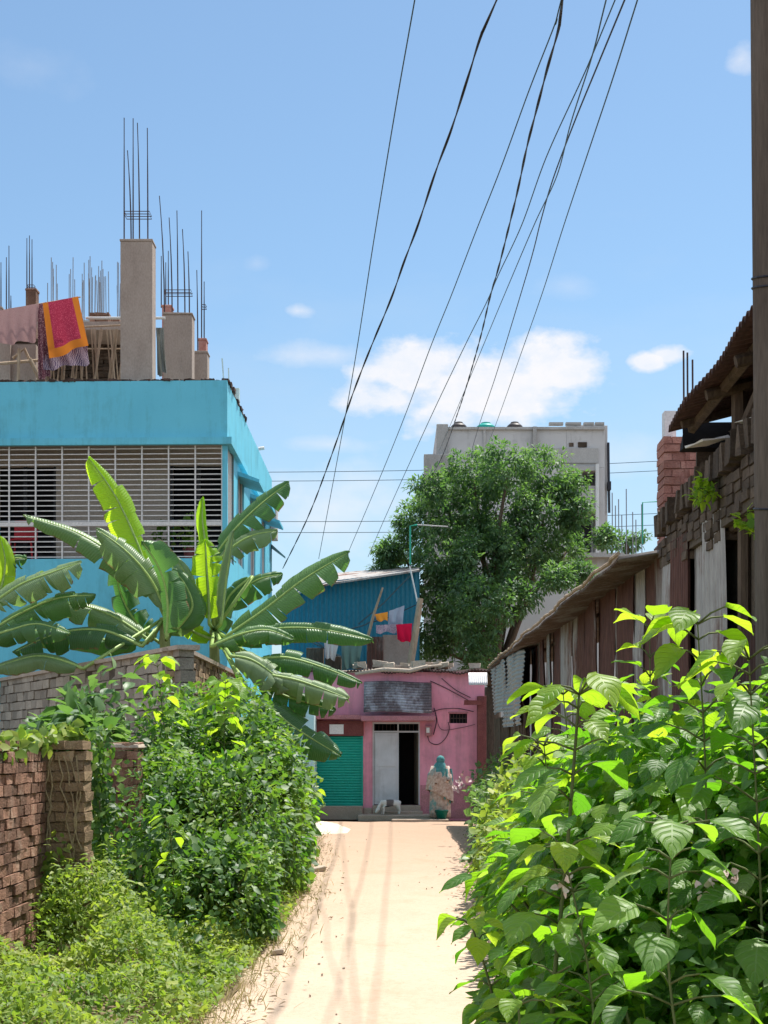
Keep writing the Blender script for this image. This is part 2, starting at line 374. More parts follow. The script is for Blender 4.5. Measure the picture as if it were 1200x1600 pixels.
M['paleblue'] = rough_mat('pale_blue_paint', (.5, .68, .68), (.6, .76, .76), 3, .08, .6)
M['beige'] = rough_mat('beige_plaster', (.30, .26, .22), (.36, .32, .27), 2.5, .1, .8)
M['concrete'] = rough_mat('raw_plaster_column', (.27, .215, .18), (.36, .295, .25), 3.0, .25, .9, c3=(.4, .33, .28), stretch=(1, 1, .5))
M['concrete_grey'] = rough_mat('grey_concrete', (.24, .23, .215), (.42, .41, .39), .9, .2, .9, stretch=(1, 1, .35), c3=(.5, .49, .47))
M['debris'] = rough_mat('brick_debris', (.03, .022, .02), (.12, .075, .06), 9, .8, .95, fine=60, rndamt=.5)
M['rebar'] = rough_mat('rusty_rebar', (.025, .022, .03), (.09, .05, .04), 8, .3, .7)
M['rebar_far'] = rough_mat('grey_rebar', (.14, .15, .17), (.24, .24, .26), 8, .2, .7)
M['dark'] = rough_mat('interior_shade', (.006, .006, .008), (.014, .013, .014), 3, 0, .9)  # near-black, shade of unlit rooms and gaps put into the colour
M['shutterblack'] = rough_mat('dark_louvre', (.018, .02, .024), (.035, .036, .04), 5, .1, .6)
M['whitepaint'] = rough_mat('white_grille_paint', (.56, .54, .52), (.68, .66, .64), 8, .1, .5)
M['bamboo'] = rough_mat('weathered_bamboo', (.24, .17, .11), (.45, .35, .25), 7, .3, .8, stretch=(1, 1, .2))
M['wood'] = rough_mat('dark_timber', (.05, .035, .025), (.14, .10, .07), 6, .5, .9, stretch=(1, 1, .15))
M['polewood'] = rough_mat('weathered_pole', (.055, .042, .034), (.12, .095, .075), 5, .7, .9, stretch=(1, 1, .12), c3=(.17, .14, .115), fine=60)
M['pink'] = rough_mat('pink_wall_paint', (.60, .19, .29), (.69, .24, .345), 2.2, .12, .75, c3=(.62, .21, .30))
M['pink'] = stained('pink_wall_paint', (.74, .27, .36), (.82, .33, .42), (.42, .19, .22), .9, 2.2, .75, .54)
M['pink_dirty'] = rough_mat('scuffed_pink_plaster', (.34, .15, .15), (.52, .21, .25), 5, .25, .85)
M['maroon'] = rough_mat('maroon_paint', (.13, .035, .035), (.23, .07, .065), 5, .25, .7)
M['green_sh'] = rough_mat('green_shutter_paint', (.0, .33, .25), (.005, .41, .31), 2.5, .08, .45, spec=.4)
M['doorwhite'] = rough_mat('dirty_white_door', (.48, .47, .50), (.64, .63, .66), 2.5, .1, .5, stretch=(1, 1, .3))
M['doorwhite'] = stained('dirty_white_door', (.52, .51, .53), (.64, .63, .66), (.30, .27, .26), .7, 2.5, .5)
M['paper'] = rough_mat('white_board', (.75, .74, .72), (.82, .81, .8), 6, 0, .6)
M['cement_floor'] = rough_mat('worn_cement', (.30, .235, .18), (.45, .36, .29), 3, .3, .9)
M['cable'] = rough_mat('black_cable', (.012, .014, .02), (.03, .03, .04), 4, 0, .5)
M['cable_teal'] = rough_mat('teal_cable', (.03, .07, .09), (.05, .10, .12), 4, 0, .5)
M['plastic_black'] = rough_mat('black_tank', (.02, .018, .02), (.06, .05, .05), 3, .1, .5)
M['plastic_green'] = rough_mat('green_tank', (.0, .24, .20), (.01, .32, .27), 3, .1, .5)
M['pvc_green'] = rough_mat('green_pipe', (.02, .30, .20), (.03, .36, .25), 3, .1, .4)
M['pvc_white'] = rough_mat('white_pipe', (.55, .56, .54), (.68, .68, .66), 3, .1, .4)
M['bark'] = rough_mat('tree_bark', (.055, .042, .03), (.15, .11, .08), 7, .7, .9, stretch=(1, 1, .25))
M['stem'] = rough_mat('green_brown_stem', (.06, .075, .03), (.13, .16, .05), 9, .3, .7, stretch=(1, 1, .3))
M['pseudostem'] = rough_mat('banana_stem', (.13, .17, .05), (.30, .32, .11), 4, .3, .6, stretch=(1, 1, .15))
M['vine'] = rough_mat('dry_vine', (.22, .17, .10), (.42, .34, .2), 9, .3, .9)
M['skin'] = rough_mat('brown_skin', (.20, .10, .06), (.26, .14, .085), 5, .05, .55)
def tin(name, g1, g2, r1, r2, amount, rough=.55):
    t = NT(name); n1 = t.noise(2.2, 8, .68, (1, 1, .28)); n2 = t.noise(30, 5, .6, (1, 1, .15)); n3 = t.noise(1.1, 4, .6, (1, 1, .5), loc=(3, 1, 7))
    g = t.ramp(n2, [(.3, g1), (.7, g2)]); r = t.ramp(n2, [(.3, r1), (.7, r2)])
    rv = t.attr(); k = t.math('ADD', t.math('ADD', n1, t.math('MULTIPLY', n3, .5)), t.math('MULTIPLY', rv, .18))
    k = t.math('MULTIPLY', t.math('SUBTRACT', k, 1.15 - amount * .75, False), 7, True)
    c = t.mix(k, g, r)
    return t.out(c, t.math('ADD', rough, t.math('MULTIPLY', k, .3)), n2, .25, .01, 0.15, .35)
M['tin_grey'] = tin('galvanised_tin', (.26, .245, .23), (.42, .40, .375), (.11, .05, .035), (.19, .095, .065), .42)
M['tin_rust'] = tin('rusted_tin', (.16, .14, .125), (.25, .22, .2), (.075, .036, .03), (.15, .072, .055), 1.0)
M['tin_mixed'] = tin('half_rusted_tin', (.19, .175, .155), (.30, .27, .245), (.075, .036, .028), (.15, .075, .055), .55)
M['tin_dark'] = tin('dark_tin', (.05, .04, .04), (.10, .08, .075), (.035, .018, .016), (.08, .04, .032), .9)  # darkest of the tins, near-black grey and brown
M['tin_blue'] = rough_mat('blue_painted_tin', (.012, .125, .185), (.022, .175, .25), 2, .1, .5, stretch=(1, 1, .3))
M['tin_under'] = tin('roof_tin', (.10, .09, .08), (.17, .155, .14), (.06, .04, .03), (.12, .08, .06), .6)
M['tin_pale'] = rough_mat('pale_tin', (.62, .60, .60), (.74, .72, .72), 4, .1, .5)
M['tin_awn'] = tin('awning_tin', (.30, .28, .30), (.46, .43, .45), (.10, .07, .075), (.20, .15, .15), .55)

GREEN_W = [(0, (.03, .08, .025)), (.4, (.065, .155, .035)), (.75, (.13, .24, .045)), (1, (.25, .34, .07))]
M['leaf_weed'] = leaf_mat('weed_leaf', GREEN_W, [(0, (.10, .30, .02)), (1, (.30, .50, .04))], .38, .5)
M['leaf_low'] = leaf_mat('ground_weed_leaf', [(0, (.08, .16, .025)), (.5, (.19, .29, .04)), (1, (.38, .42, .10))], [(0, (.25, .45, .03)), (1, (.52, .66, .07))], .42, .55)
M['leaf_bush'] = leaf_mat('broad_bush_leaf', [(0, (.05, .125, .02)), (.45, (.085, .195, .03)), (.88, (.15, .28, .045)), (1, (.34, .40, .20))], [(0, (.16, .48, .015)), (.8, (.36, .72, .02)), (1, (.5, .8, .06))], .5, .45, veins=.2, spec=.35, vn=13)
M['leaf_young'] = leaf_mat('young_yellow_leaf', [(0, (.10, .22, .02)), (1, (.20, .32, .035))], [(0, (.40, .72, .02)), (1, (.62, .85, .04))], .52, .45, veins=.18, spec=.35, vn=13)
M['leaf_tree'] = leaf_mat('tree_leaf', [(0, (.06, .115, .065)), (.45, (.11, .195, .105)), (.85, (.18, .28, .14)), (1, (.27, .34, .21))], [(0, (.10, .26, .04)), (1, (.24, .44, .07))], .38, .55, spec=.25)
M['leaf_pale'] = leaf_mat('greyish_shrub_leaf', [(0, (.06, .13, .04)), (.6, (.11, .20, .07)), (1, (.25, .33, .16))], [(0, (.15, .35, .05)), (1, (.3, .5, .1))], .35, .45)
M['leaf_dry'] = leaf_mat('dry_grass_blade', [(0, (.16, .15, .05)), (1, (.40, .33, .16))], [(0, (.3, .3, .08)), (1, (.5, .42, .18))], .3, .7)
M['banana'] = leaf_mat('banana_leaf', [(0, (.035, .105, .03)), (.5, (.055, .15, .045)), (1, (.10, .20, .07))], [(0, (.10, .34, .04)), (1, (.22, .48, .07))], .33, .38, veins=.30, vn=120)
M['banana_young'] = leaf_mat('young_banana_leaf', [(0, (.14, .30, .02)), (1, (.20, .36, .03))], [(0, (.55, .90, .02)), (1, (.70, .95, .03))], .62, .4, veins=.22, vn=120)
M['banana_pale'] = leaf_mat('pale_banana_leaf', [(0, (.12, .20, .08)), (1, (.22, .31, .15))], [(0, (.2, .42, .08)), (1, (.3, .5, .12))], .3, .4, veins=.25, vn=120)
M['midrib'] = rough_mat('banana_midrib', (.22, .34, .08), (.34, .46, .14), 5, .1, .5)

# ------------------------------------------------------------------ ground and path
def ground_z(x, y): return 0.0
g = MB(); g.grid(lambda u, v: ((u - .5) * 900, -60 + v * 900, -.03), 30, 30)
tag(g.build('ground', M['soil']), kind='structure')
EDGE = [(2, -1.6, 1.6), (7, -1.35, 1.35), (9.2, -1.15, 1.1), (13, -1.05, .85), (18, -1.1, .95), (22, -1.25, 1.15), (28, -1.5, 1.5), (33, -1.9, 1.85), (34.6, -2.3, 2.2)]
def edge(y):
    for (a, l0, r0), (b, l1, r1) in zip(EDGE, EDGE[1:]):
        if y <= b: k = max(0, (y - a) / (b - a)); return l0 + (l1 - l0) * k, r0 + (r1 - r0) * k
    return EDGE[-1][1:]
def nzs(x, y): return (math.sin(x * 2.1 + 1.3 * math.sin(y * .9)) + math.sin(y * 1.7 + x) + .5 * math.sin(x * 6.3 + y * 4.1)) / 2.5
pm = MB()
def path_fn(u, v):
    y = 1 + v * 33.6; l, r = edge(y)
    l += -.12 + .07 * math.sin(y * 3.1) + .04 * math.sin(y * 8.3); r += .12 + .07 * math.sin(y * 2.7 + 1) + .04 * math.sin(y * 9.1)
    x = l + (r - l) * u
    return (x, y, .012 + .014 * nzs(x, y) - .02 * abs(2 * u - 1) ** 6 - .005 * (math.exp(-((x + .55) / .16) ** 2) + math.exp(-((x - .45) / .16) ** 2)))
pm.grid(path_fn, 40, 260); tag(pm.build('path', M['path'], smooth=True), kind='structure')
# verges under the plants, raised earth
vb = MB()
def verge(x0f, x1f, hfun, y0, y1, nu=14, nv=80):
    vb.grid(lambda u, v: (lambda y: (lambda x: (x, y, hfun(u, y) + .03 * nzs(x * 2, y * 2)))(x0f(y) + (x1f(y) - x0f(y)) * u))(y0 + v * (y1 - y0)), nu, nv)
verge(lambda y: edge(y)[0] + .05, lambda y: -8, lambda u, y: -.02 + .20 * min(1, u * 9), 1, 35)
verge(lambda y: edge(y)[1] - .05, lambda y: 8, lambda u, y: -.02 + .2 * min(1, u * 9), 1, 35)
tag(vb.build('verge', M['soil'], smooth=True), kind='structure')
# loose pebbles and clods on the path
pb = MB()
for i in range(150):
    y = 6 + 28 * random.random() ** 1.2; l, r = edge(y); k = random.random(); k = k ** 2 * .3 if random.random() < .6 else (1 - k ** 2 * .3 if random.random() < .5 else k)
    x = l + (r - l) * k; s_ = random.uniform(.003, .010)
    pb.box(x - s_, x + s_, y - s_, y + s_ * 1.2, .0, .012 + s_, j=s_ * .5)
tag(pb.build('pebbles', M['coping']), 'scattered small pebbles and clods lying along the sandy path', 'pebbles', kind='stuff')

for k_, (x_, y_, s_, lab) in enumerate(((-1.0, 20.5, .09, 'pale fist-sized stone at the left rim of the path halfway to the house'), (-.92, 12.2, .05, 'small grey stone on the left rim of the path near the camera'), (-1.35, 30.5, .10, 'dark flat stone lying beside the pale sand heap'), (-1.5, 31.6, .12, 'broken brick piece before the green shutter plinth'))):
    bm_ = MB(); bm_.obox((x_, y_, .02 + s_ * .25), (1, .3, .1), (-.3, 1, 0), (0, 0, 1), s_, s_ * .7, s_ * .45, j=s_ * .2); tag(bm_.build('stone', M['coping'] if k_ < 2 else M['debris'] if 'debris' in M else M['soil'], bevel=s_ * .2), lab, 'stone')
L0 = Leaves(); N0 = 700; y0_ = 8 + 25 * rng.random(N0); e0_ = np.array([edge(v) for v in y0_]); sd0 = rng.random(N0) < .6
x0_ = np.where(sd0, e0_[:, 0] + np.abs(rng.normal(size=N0)) * .22, e0_[:, 1] - np.abs(rng.normal(size=N0)) * .2)
L0.add(np.stack([x0_, y0_, np.full(N0, .03)], 1), rdir(N0) * [1, 1, .15], rdir(N0) * .3 + [0, 0, 1], rng.uniform(.02, .06, N0), SML)
tag(L0.build('leaf_litter', leaf_mat('fallen_leaf', [(0, (.10, .06, .03)), (.6, (.25, .17, .08)), (1, (.20, .22, .06))], [(0, (.2, .12, .05)), (1, (.3, .3, .1))], .2, .7)), 'dry fallen leaves scattered along the rims of the sandy path', 'leaf litter', kind='stuff')
# ------------------------------------------------------------------ brick laying
def lay_wall(mb, o, u, length, height, th, bl=.24, bh=.072, j=.006, gap=.009, skip=0, top_rough=0, header=False):
    o, u = Vector(o), Vector(u).normalized(); n = Vector((-u.y, u.x, 0)); z = 0; row = 0
    while z < height - .02:
        x = -(row % 2) * bl * .5
        while x < length - .01:
            a, b = max(0, x), min(length, x + bl - gap)
            if b - a > .03 and random.random() > skip:
                if not (top_rough and z > height - bh * 2.2 and random.random() < top_rough):
                    out = random.uniform(-j, j) * 1.6
                    c = o + u * ((a + b) / 2) + n * (th / 2 - out) + Vector((0, 0, z + (bh - gap) / 2))
                    mb.obox(c, u, n, (0, 0, 1), (b - a) / 2, th / 2, (bh - gap) / 2, j * .7)
            x += bl
        z += bh; row += 1
def core(mb, o, u, length, height, th, ins=.02):
    o, u = Vector(o), Vector(u).normalized(); n = Vector((-u.y, u.x, 0))
    mb.obox(o + u * (length / 2) + n * (th / 2) + Vector((0, 0, (height - .03) / 2)), u, n, (0, 0, 1), length / 2 - .012, abs(th) / 2 - ins, (height - .03) / 2)

# near brick wall on the left, running beside the path
t = thing('brick_wall', 'old red brick wall, eye high and overgrown, nearest on the left side of the path', 'wall', (-2.66, 10, 0))
w = MB(); lay_wall(w, (-2.9, 11.75, 0), (0, -1, 0), 5.0, 1.66, .24, j=.0065, bl=.2, bh=.078, top_rough=.3)
w.build('brick_face', M['brick'], t)
w = MB(); core(w, (-2.9, 11.75, 0), (0, -1, 0), 5.0, 1.66, .24); w.build('mortar_core', M['mortar'], t)
# lay_wall offsets towards n = left of travel direction; travel -Y gives n = +X ; shift handled below
p = MB(); lay_wall(p, (-2.74, 11.76, 0), (1, 0, 0), .38, 1.67, .3, j=.012, bl=.15, bh=.078); core(p, (-2.74, 11.76, 0), (1, 0, 0), .38, 1.66, .3)
p.build('end_pier', M['brick_mossy'], t)
p = MB()
for i in range(6):
    x = -2.62 + random.random() * .2; pts = []; z = 1.6
    while z > random.uniform(.4, .9):
        pts.append((x, 11.745, z)); x += random.uniform(-.035, .035); z -= .08
    p.tube(pts, .006, 5)
p.build('dry_creeper', M['vine'], t)
t = thing('brick_pier', 'short dark brick pier with pale top behind the end of the eye-high wall', 'pier', (-2.45, 14, 0))
p = MB(); lay_wall(p, (-2.64, 14, 0), (1, 0, 0), .31, 1.66, .3, j=.012, bl=.11, bh=.078); core(p, (-2.64, 14, 0), (1, 0, 0), .31, 1.66, .3)
p.build('shaft', M['brick'], t)
p = MB(); p.box(-2.65, -2.32, 13.99, 14.32, 1.663, 1.70, j=.01); p.build('cap', M['coping'], t, bevel=.008)

# far compound wall of grey blocks with cement coping
t = thing('block_wall', 'grey block compound wall with thin cement coping in front of the banana plants', 'wall', (-2.65, 19, 0))
c0 = Vector((-2.65, 19, 0)); d1 = Vector((-7.8, 29.3, 0)) - c0; d2 = Vector((0, 1, 0)); hw = 2.88
w = MB(); lay_wall(w, c0, d1, d1.length, hw, -.2, bl=.42, bh=.155, j=.012, gap=.016)
w.build('block_face', M['block'], t)
w = MB(); lay_wall(w, c0 + Vector((0, .22, 0)), d2, 7.2, hw - .02, .2, bl=.25, bh=.085, j=.01, gap=.012)
w.build('brick_return', M['brick_mossy'], t)
w = MB(); core(w, c0, d1, d1.length, hw, -.2, ins=-.0 + .02); core(w, c0 + Vector((0, .22, 0)), d2, 7.2, hw, .2); w.build('mortar_core', M['mortar'], t)
w = MB(); u1 = d1.normalized(); n1 = Vector((u1.y, -u1.x, 0))
w.obox(c0 + d1 / 2 + n1 * .1 + Vector((0, 0, hw + .025)), u1, n1, (0, 0, 1), d1.length / 2 + .05, .15, .028, j=.008)
w.obox(c0 + Vector((-.1, 3.8, hw + .02)), (0, 1, 0), (1, 0, 0), (0, 0, 1), 3.55, .15, .026, j=.01)
w.build('coping', M['coping'], t)

# ------------------------------------------------------------------ teal building
DB = 28.0; BX = X_(355, DB); ZT = Z_(594, DB)
def B(u, v, z):       # u metres to the left along the front, v metres back, z up
    return Vector((BX - u, DB + u * .035 + v, z))
def bquadbox(mb, u0, u1, v0, v1, z0, z1, rnd=None):
    vs = [B(u, v, z) for u in (u0, u1) for v in (v0, v1) for z in (z0, z1)]
    mb.add(vs, [(0, 1, 3, 2), (4, 6, 7, 5), (0, 4, 5, 1), (2, 3, 7, 6), (0, 2, 6, 4), (1, 5, 7, 3)], rnd)
bt = thing('apartment_building', 'turquoise painted building with grilled veranda and unfinished columns on its roof', 'building', (BX - 3, DB, 0))
Zc = Z_(690, DB); Zb = Z_(872, DB); BW = 7.5; BL = 10.3
m = MB()
bquadbox(m, 0, BW, 0, .14, Zc, ZT)                       # beam / parapet band
bquadbox(m, 0, BW, 0, .14, 0, Zb)                        # wall below veranda
bquadbox(m, .003, .14, .14, BL, Zc, ZT - .003)             # side parapet
# side wall with window openings
wins = [(2.0, 3.1), (4.6, 5.7), (7.4, 8.3)]
prev = 1.15
for a, b in wins + [(BL, BL)]:
    bquadbox(m, 0.0, .2, prev, a, Zb - 1.0, Zc)
    if b > a:
        bquadbox(m, 0.0, .2, a, b, Zb - 1.0, Zb + .15); bquadbox(m, 0, .2, a, b, Zc - .25, Zc)
    prev = b
bquadbox(m, .002, .2, .14, BL, 0, Zb - 1.0); bquadbox(m, .0, .2, .14, 1.15, Zb - 1.0, Zb)
bquadbox(m, .2, BW, BL - .2, BL, 0, ZT)
m.build('wall', M['teal'], bt)
m = MB(); bquadbox(m, 0, .09, .004, .12, Zb + .001, Zc - .062); m.build('corner_post', M['teal'], bt)
m = MB(); bquadbox(m, -.09, BW, -.10, .0, Zc - .06, Zc + .07); bquadbox(m, -.09, -.0, .0, BL, Zc - .06, Zc + .07); m.build('cornice', M['teal'], bt)
m = MB(); bquadbox(m, .15, BW, .15, BL - .2, ZT - 1.0, ZT - .82); bquadbox(m, .15, BW, .15, 1.2, Zb - .12, Zb); m.build('slab', M['beige'], bt)
# veranda back wall with openings
m = MB(); vb_ = 1.15
ops = [(.12, 1.22), (3.4, 4.6), (6.0, 7.2)]; prev = 0.003
for a, b in ops:
    bquadbox(m, prev, a, vb_, vb_ + .15, Zb, Zc); bquadbox(m, a, b, vb_, vb_ + .15, Zc - .22, Zc); prev = b
bquadbox(m, prev, BW, vb_, vb_ + .15, Zb, Zc); bquadbox(m, .15, BW, .14, vb_, Zc + .0, Zc + .12); m.build('veranda_wall', M['beige'], bt)
m = MB()
for a, b in ops:
    m = MB(); bquadbox(m, a, b, vb_ + .5, vb_ + .6, Zb, Zc); m.build('room_shade_panel', M['dark'], bt)  # flat panel behind each doorway, room shade put into its colour
m = MB(); bquadbox(m, .9, 1.0, 1.8, 9.8, Zb - 1, Zc)
m.build('room_shade_panel', M['dark'], bt)
for a, b in ops:
    m = MB()
    bquadbox(m, a, a + .05, vb_ + .02, vb_ + .08, Zb, Zc - .22); bquadbox(m, b - .05, b, vb_ + .02, vb_ + .08, Zb, Zc - .22); bquadbox(m, (a + b) / 2 - .03, (a + b) / 2 + .03, vb_ + .02, vb_ + .08, Zb, Zc - .22)
    for k in range(18): bquadbox(m, a + .05, b - .05, vb_ + .03, vb_ + .05, Zb + .1 + k * .095, Zb + .13 + k * .095)
    m.build('louvred_door', M['shutterblack'], bt)
# white grille
m = MB(); pitch = 42 / 85.7
k = 0
while k * pitch < BW:
    u = .10 + k * pitch; bquadbox(m, u - .013, u + .013, .03, .06, Zb + .001, Zc - .061); k += 1
for k in range(22):
    z = Zb + .04 + k * (Zc - Zb - .1) / 21.5; bquadbox(m, .02, BW, .062, .075, z - .009, z + .009)
bquadbox(m, .02, BW, .02, .1, Zb + .60, Zb + .675)
for k in range(9): bquadbox(m, .03, .05, .15 + k * .11, .165 + k * .11, Zb + .001, Zc - .061)
m.build('veranda_grille', M['whitepaint'], bt)
for a, b in wins:
    m = MB(); bquadbox(m, .06, .1, a, b, Zb + .15, Zc - .25); wdw = m.build('window', M['shutterblack'], bt)
    m = MB()
    for (p0, p1) in ((a, a + .05), (b - .05, b), ((a + b) / 2 - .03, (a + b) / 2 + .03)): bquadbox(m, .03, .06, p0, p1, Zb + .15, Zc - .25)
    m.build('frame', M['whitepaint'], wdw)
    m = MB(); a0, b0 = a - .12, b + .12
    vs = [B(0, a0, Zc - .2), B(0, b0, Zc - .2), B(-.42, b0, Zc - .36), B(-.42, a0, Zc - .36), B(0, a0, Zc - .28), B(0, b0, Zc - .28), B(-.42, b0, Zc - .42), B(-.42, a0, Zc - .42)]
    m.add(vs, [(0, 3, 2, 1), (4, 5, 6, 7), (0, 4, 7, 3), (1, 2, 6, 5), (3, 7, 6, 2), (0, 1, 5, 4)]); m.build('sunshade', M['teal'], bt)
# rough broken edge along the roof
m = MB()
for i in range(330):
    u = random.uniform(-.0, BW); s_ = random.uniform(.02, .05)
    c = B(u, .02 + random.uniform(0, .2), ZT + s_ * .4); m.obox(c, (1, random.uniform(-.4, .4), random.uniform(-.2, .2)), (0, 1, 0), (random.uniform(-.2, .2), 0, 1), s_ * 1.4, s_, s_ * .5, j=.015)
for i in range(60):
    v = random.uniform(.2, 4.0); s_ = random.uniform(.03, .07); m.obox(B(random.uniform(.0, .14), v, ZT + s_ * .4), (1, .2, 0), (0, 1, 0), (0, .1, 1), s_, s_ * 1.4, s_ * .6, j=.015)
m.build('broken_edge', M['debris'], bt)
def column(x0, x1, ytop, D, depth, bars, tie_y=None, mat='concrete', root=bt, brad=.011):
    z0 = ZT - .9; c = MB(); xa, xb = X_(x0, D), X_(x1, D); zt = Z_(ytop, D)
    n = 6
    c.box(xa, xb, D, D + depth, z0, zt - .05, j=.0); c.box(xa - .012, xb + .012, D - .012, D + depth + .012, zt - .0499, zt, j=.006)
    o = c.build('column', M[mat], root, bevel=.012)
    for (bx, by, lean, dd) in bars:
        Db = D + dd * depth; b = MB(); pb0 = Vector((X_(bx, Db), Db, zt - .05)); L_ = Z_(by, Db) - zt
        pts = [pb0 + Vector((lean * s * s, 0, L_ * s + .05 * s)) for s in (0, .3, .6, .8, 1)]
        b.tube(pts, [brad * 1.25, brad * 1.25, brad * 1.1, brad * .8, brad * .8], 6); b.build('rebar', M['rebar'], o)
    if tie_y:
        bxs = [b_[0] for b_ in bars]; xa_, xb_ = X_(min(bxs) - 1.2, D), X_(max(bxs) + 1.2, D); z = Z_(tie_y, D); tb = MB()
        for dz in (0, .05): tb.tube([(xa_, D + .08, z + dz), (xb_, D + .08, z + dz), (xb_, D + depth * .85, z + dz), (xa_, D + depth * .85, z + dz), (xa_, D + .08, z + dz)], .008, 5)
        tb.build('tie_ring', M['rebar'], o)
    return o
column(188, 238, 373, 28.6, .42, [(194, 184, -.0, .2), (208, 185, .0, .8), (205, 235, -.07, .5), (218, 192, -.04, .2), (231, 200, -.01, .3)], 332)
column(255, 300, 488, 30.2, .40, [(257, 306, -.1, .2), (269, 340, -.06, .3), (278, 329, -.02, .8), (289, 358, -.05, .3), (296, 393, -.03, .8)], 455)
column(300, 324, 548, 31.2, .35, [(309, 422, -.02, .3)], None)
column(310, 322, 528, 31.7, .3, [(315, 329, 0, .2), (319, 440, 0, .8)], 478, mat='brick_pink')
column(253, 268, 476, 33.5, .3, [(252, 400, 0, .2), (259, 410, 0, .8), (263, 392, 0, .4)], None, mat='brick_pink')
column(40, 56, 450, 34, .3, [(42, 372, 0, .2), (46, 368, 0, .8), (50, 374, .0, .4)], 447, mat='brick')
column(-14, 2, 478, 32, .35, [(-8, 400, 0, .2), (1.5, 410, 0, .2), (10, 402, 0, .3), (14, 384, 0, .6), (17, 462, 0, .8)], None)
# low bamboo lattice and brick heap on the roof
m = MB(); z0 = ZT - .1
for i in range(30):
    x = 62 + i * 4.4 + random.uniform(-2, 2); D = 29.6 + random.uniform(0, .25); m.tube([(X_(x, D), D, z0), (X_(x + random.choice((-12, 12, 7, -7, 16)), D), D + .05, Z_(513, D))], .017, 5)
m.tube([P(60, 514, 29.9), P(190, 508, 29.9)], .02, 5); m.tube([P(60, 545, 29.9), P(190, 545, 29.9)], .016, 5)
m.build('roof_lattice', M['bamboo'], bt)
m = MB(); lay_wall(m, (X_(-30, 31.5), 31.5, ZT - .9), (1, 0, 0), X_(190, 31.5) - X_(-30, 31.5), Z_(527, 31.5) - ZT + .85, .2, j=.015); m.build('stair_room_wall', M['brick_dark'], bt)
m = MB(); m.box(X_(60, 30.5), X_(190, 30.5), 30.4, 32.2, Z_(517, 30.5), Z_(505, 30.5), j=.01)
m.box(X_(-40, 29.8), X_(16, 29.8), 29.8, 31, ZT - .5, Z_(535, 29.8)); m.box(X_(18, 29.9), X_(56, 29.9), 29.9, 31, ZT - .5, Z_(538, 29.9))
m.build('stair_room_block', M['concrete'], bt)
m = MB(); lay_wall(m, (X_(140, 33), 33, ZT - .5), (1, 0, 0), X_(170, 33) - X_(140, 33), Z_(488, 33) - ZT + .5, .25, j=.015); lay_wall(m, (X_(150, 33.5), 33.5, ZT - .5), (1, 0, 0), X_(186, 33.5) - X_(150, 33.5), Z_(500, 33.5) - ZT + .5, .25, j=.015)
m.build('brick_stub', M['brick'], bt)
m = MB(); m.tube([P(20, 560, 29.4), P(38, 545, 29.4), P(62, 596, 29.4)], .03, 6); m.tube([P(0, 568, 29.3), P(60, 563, 29.3)], .03, 6); m.tube([P(28, 600, 29.2), P(30, 545, 29.2)], .035, 6); m.tube([P(47, 560, 29.2), P(64, 590, 29.2)], .03, 6)
m.build('scaffold_prop', M['bamboo'], bt)
m = MB(); m.tube([P(-30, 492, 29.2), P(60, 475, 29.2), P(126, 464, 29.2)], .012, 6); m.build('dummy', M['bamboo']).name = 'clothesline'
tag(bpy.data.objects['clothesline'], 'rope clothesline on the turquoise building roof, left of the tall column', 'clothesline')
m = MB(); m.tube([P(134, 497, 29.3), P(258, 497, 29.3)], .028, 8); tag(m.build('horizontal_rail', M['pvc_white']), 'pale horizontal pole behind the tall roof column', 'pole')
# pipe stubs on roof edge
m = MB(); m.tube([P(371, 640, 31), P(371, 607, 31)], .05, 8); m.tube([P(358, 610, 30), P(357, 575, 30)], .012, 6); m.tube([P(350, 600, 29.2), P(347, 560, 29.2)], .014, 6); m.build('vent_pipe', M['paleblue'], bt)
m = MB(); m.tube([P(404, 701, 34.4), P(413, 700, 34.4)], .04, 6); m.build('spout', M['pvc_white'], bt)
# window box and little tin hood at the far end
m = MB(); m.box(X_(424, 38), X_(434, 38), 37.6, 38.1, Z_(845, 38), Z_(790, 38)); m.build('meter_cabinet', M['concrete_grey'], bt, bevel=.02)
m = MB(); m.add([P(424, 850, 38), P(446, 870, 37.4), P(446, 870, 38.6), P(424, 852, 38.8), P(424, 856, 38), P(446, 873, 37.4), P(446, 873, 38.6), P(424, 857, 38.8)], [(0, 1, 2, 3), (4, 7, 6, 5), (0, 4, 5, 1), (1, 5, 6, 2), (2, 6, 7, 3), (3, 7, 4, 0)]); m.build('small_hood', M['tin_grey'], bt)
# things in the veranda
def pot(loc, label):
    q = thing('potted_plant', label, 'potted plant', loc)
    m = MB(); m.lathe(loc, [(.09, 0), (.13, .22), (.14, .22), (.14, .25), (.11, .25), (.10, .2)], 16); m.build('pot', M['maroon'], q)
    L = Leaves(); c = np.array(loc) + np.array([0, 0, .5]); mass(L, c, (.22, .2, .28), 90, .14, SML, .3); L.build('foliage', M['leaf_weed'], q)
pot(tuple(B(.75, .55, Zb + .0)), 'leafy potted plant behind the right end of the white veranda grille')
pot(tuple(B(1.25, .5, Zb + .0)), 'low potted plant behind the white grille left of the veranda corner')
q = thing('plastic_chair', 'red plastic chair behind the veranda grille at far left', 'chair', tuple(B(3.9, .6, Zb)))
cb = B(3.9, .6, Zb); red = rough_mat('red_plastic', (.35, .012, .02), (.45, .02, .03), 3, .02, .4)
m = MB(); m.box(cb.x - .22, cb.x + .22, cb.y - .2, cb.y + .2, cb.z + .40, cb.z + .43); m.build('seat', red, q, bevel=.01)
m = MB(); m.grid(lambda u, v: (cb.x - .22 + .44 * u, cb.y + .2 + .06 * v - .04 * math.sin(u * math.pi), cb.z + .43 + .4 * v), 8, 6); o = m.build('backrest', red, q); so = o.modifiers.new('s', 'SOLIDIFY'); so.thickness = .015
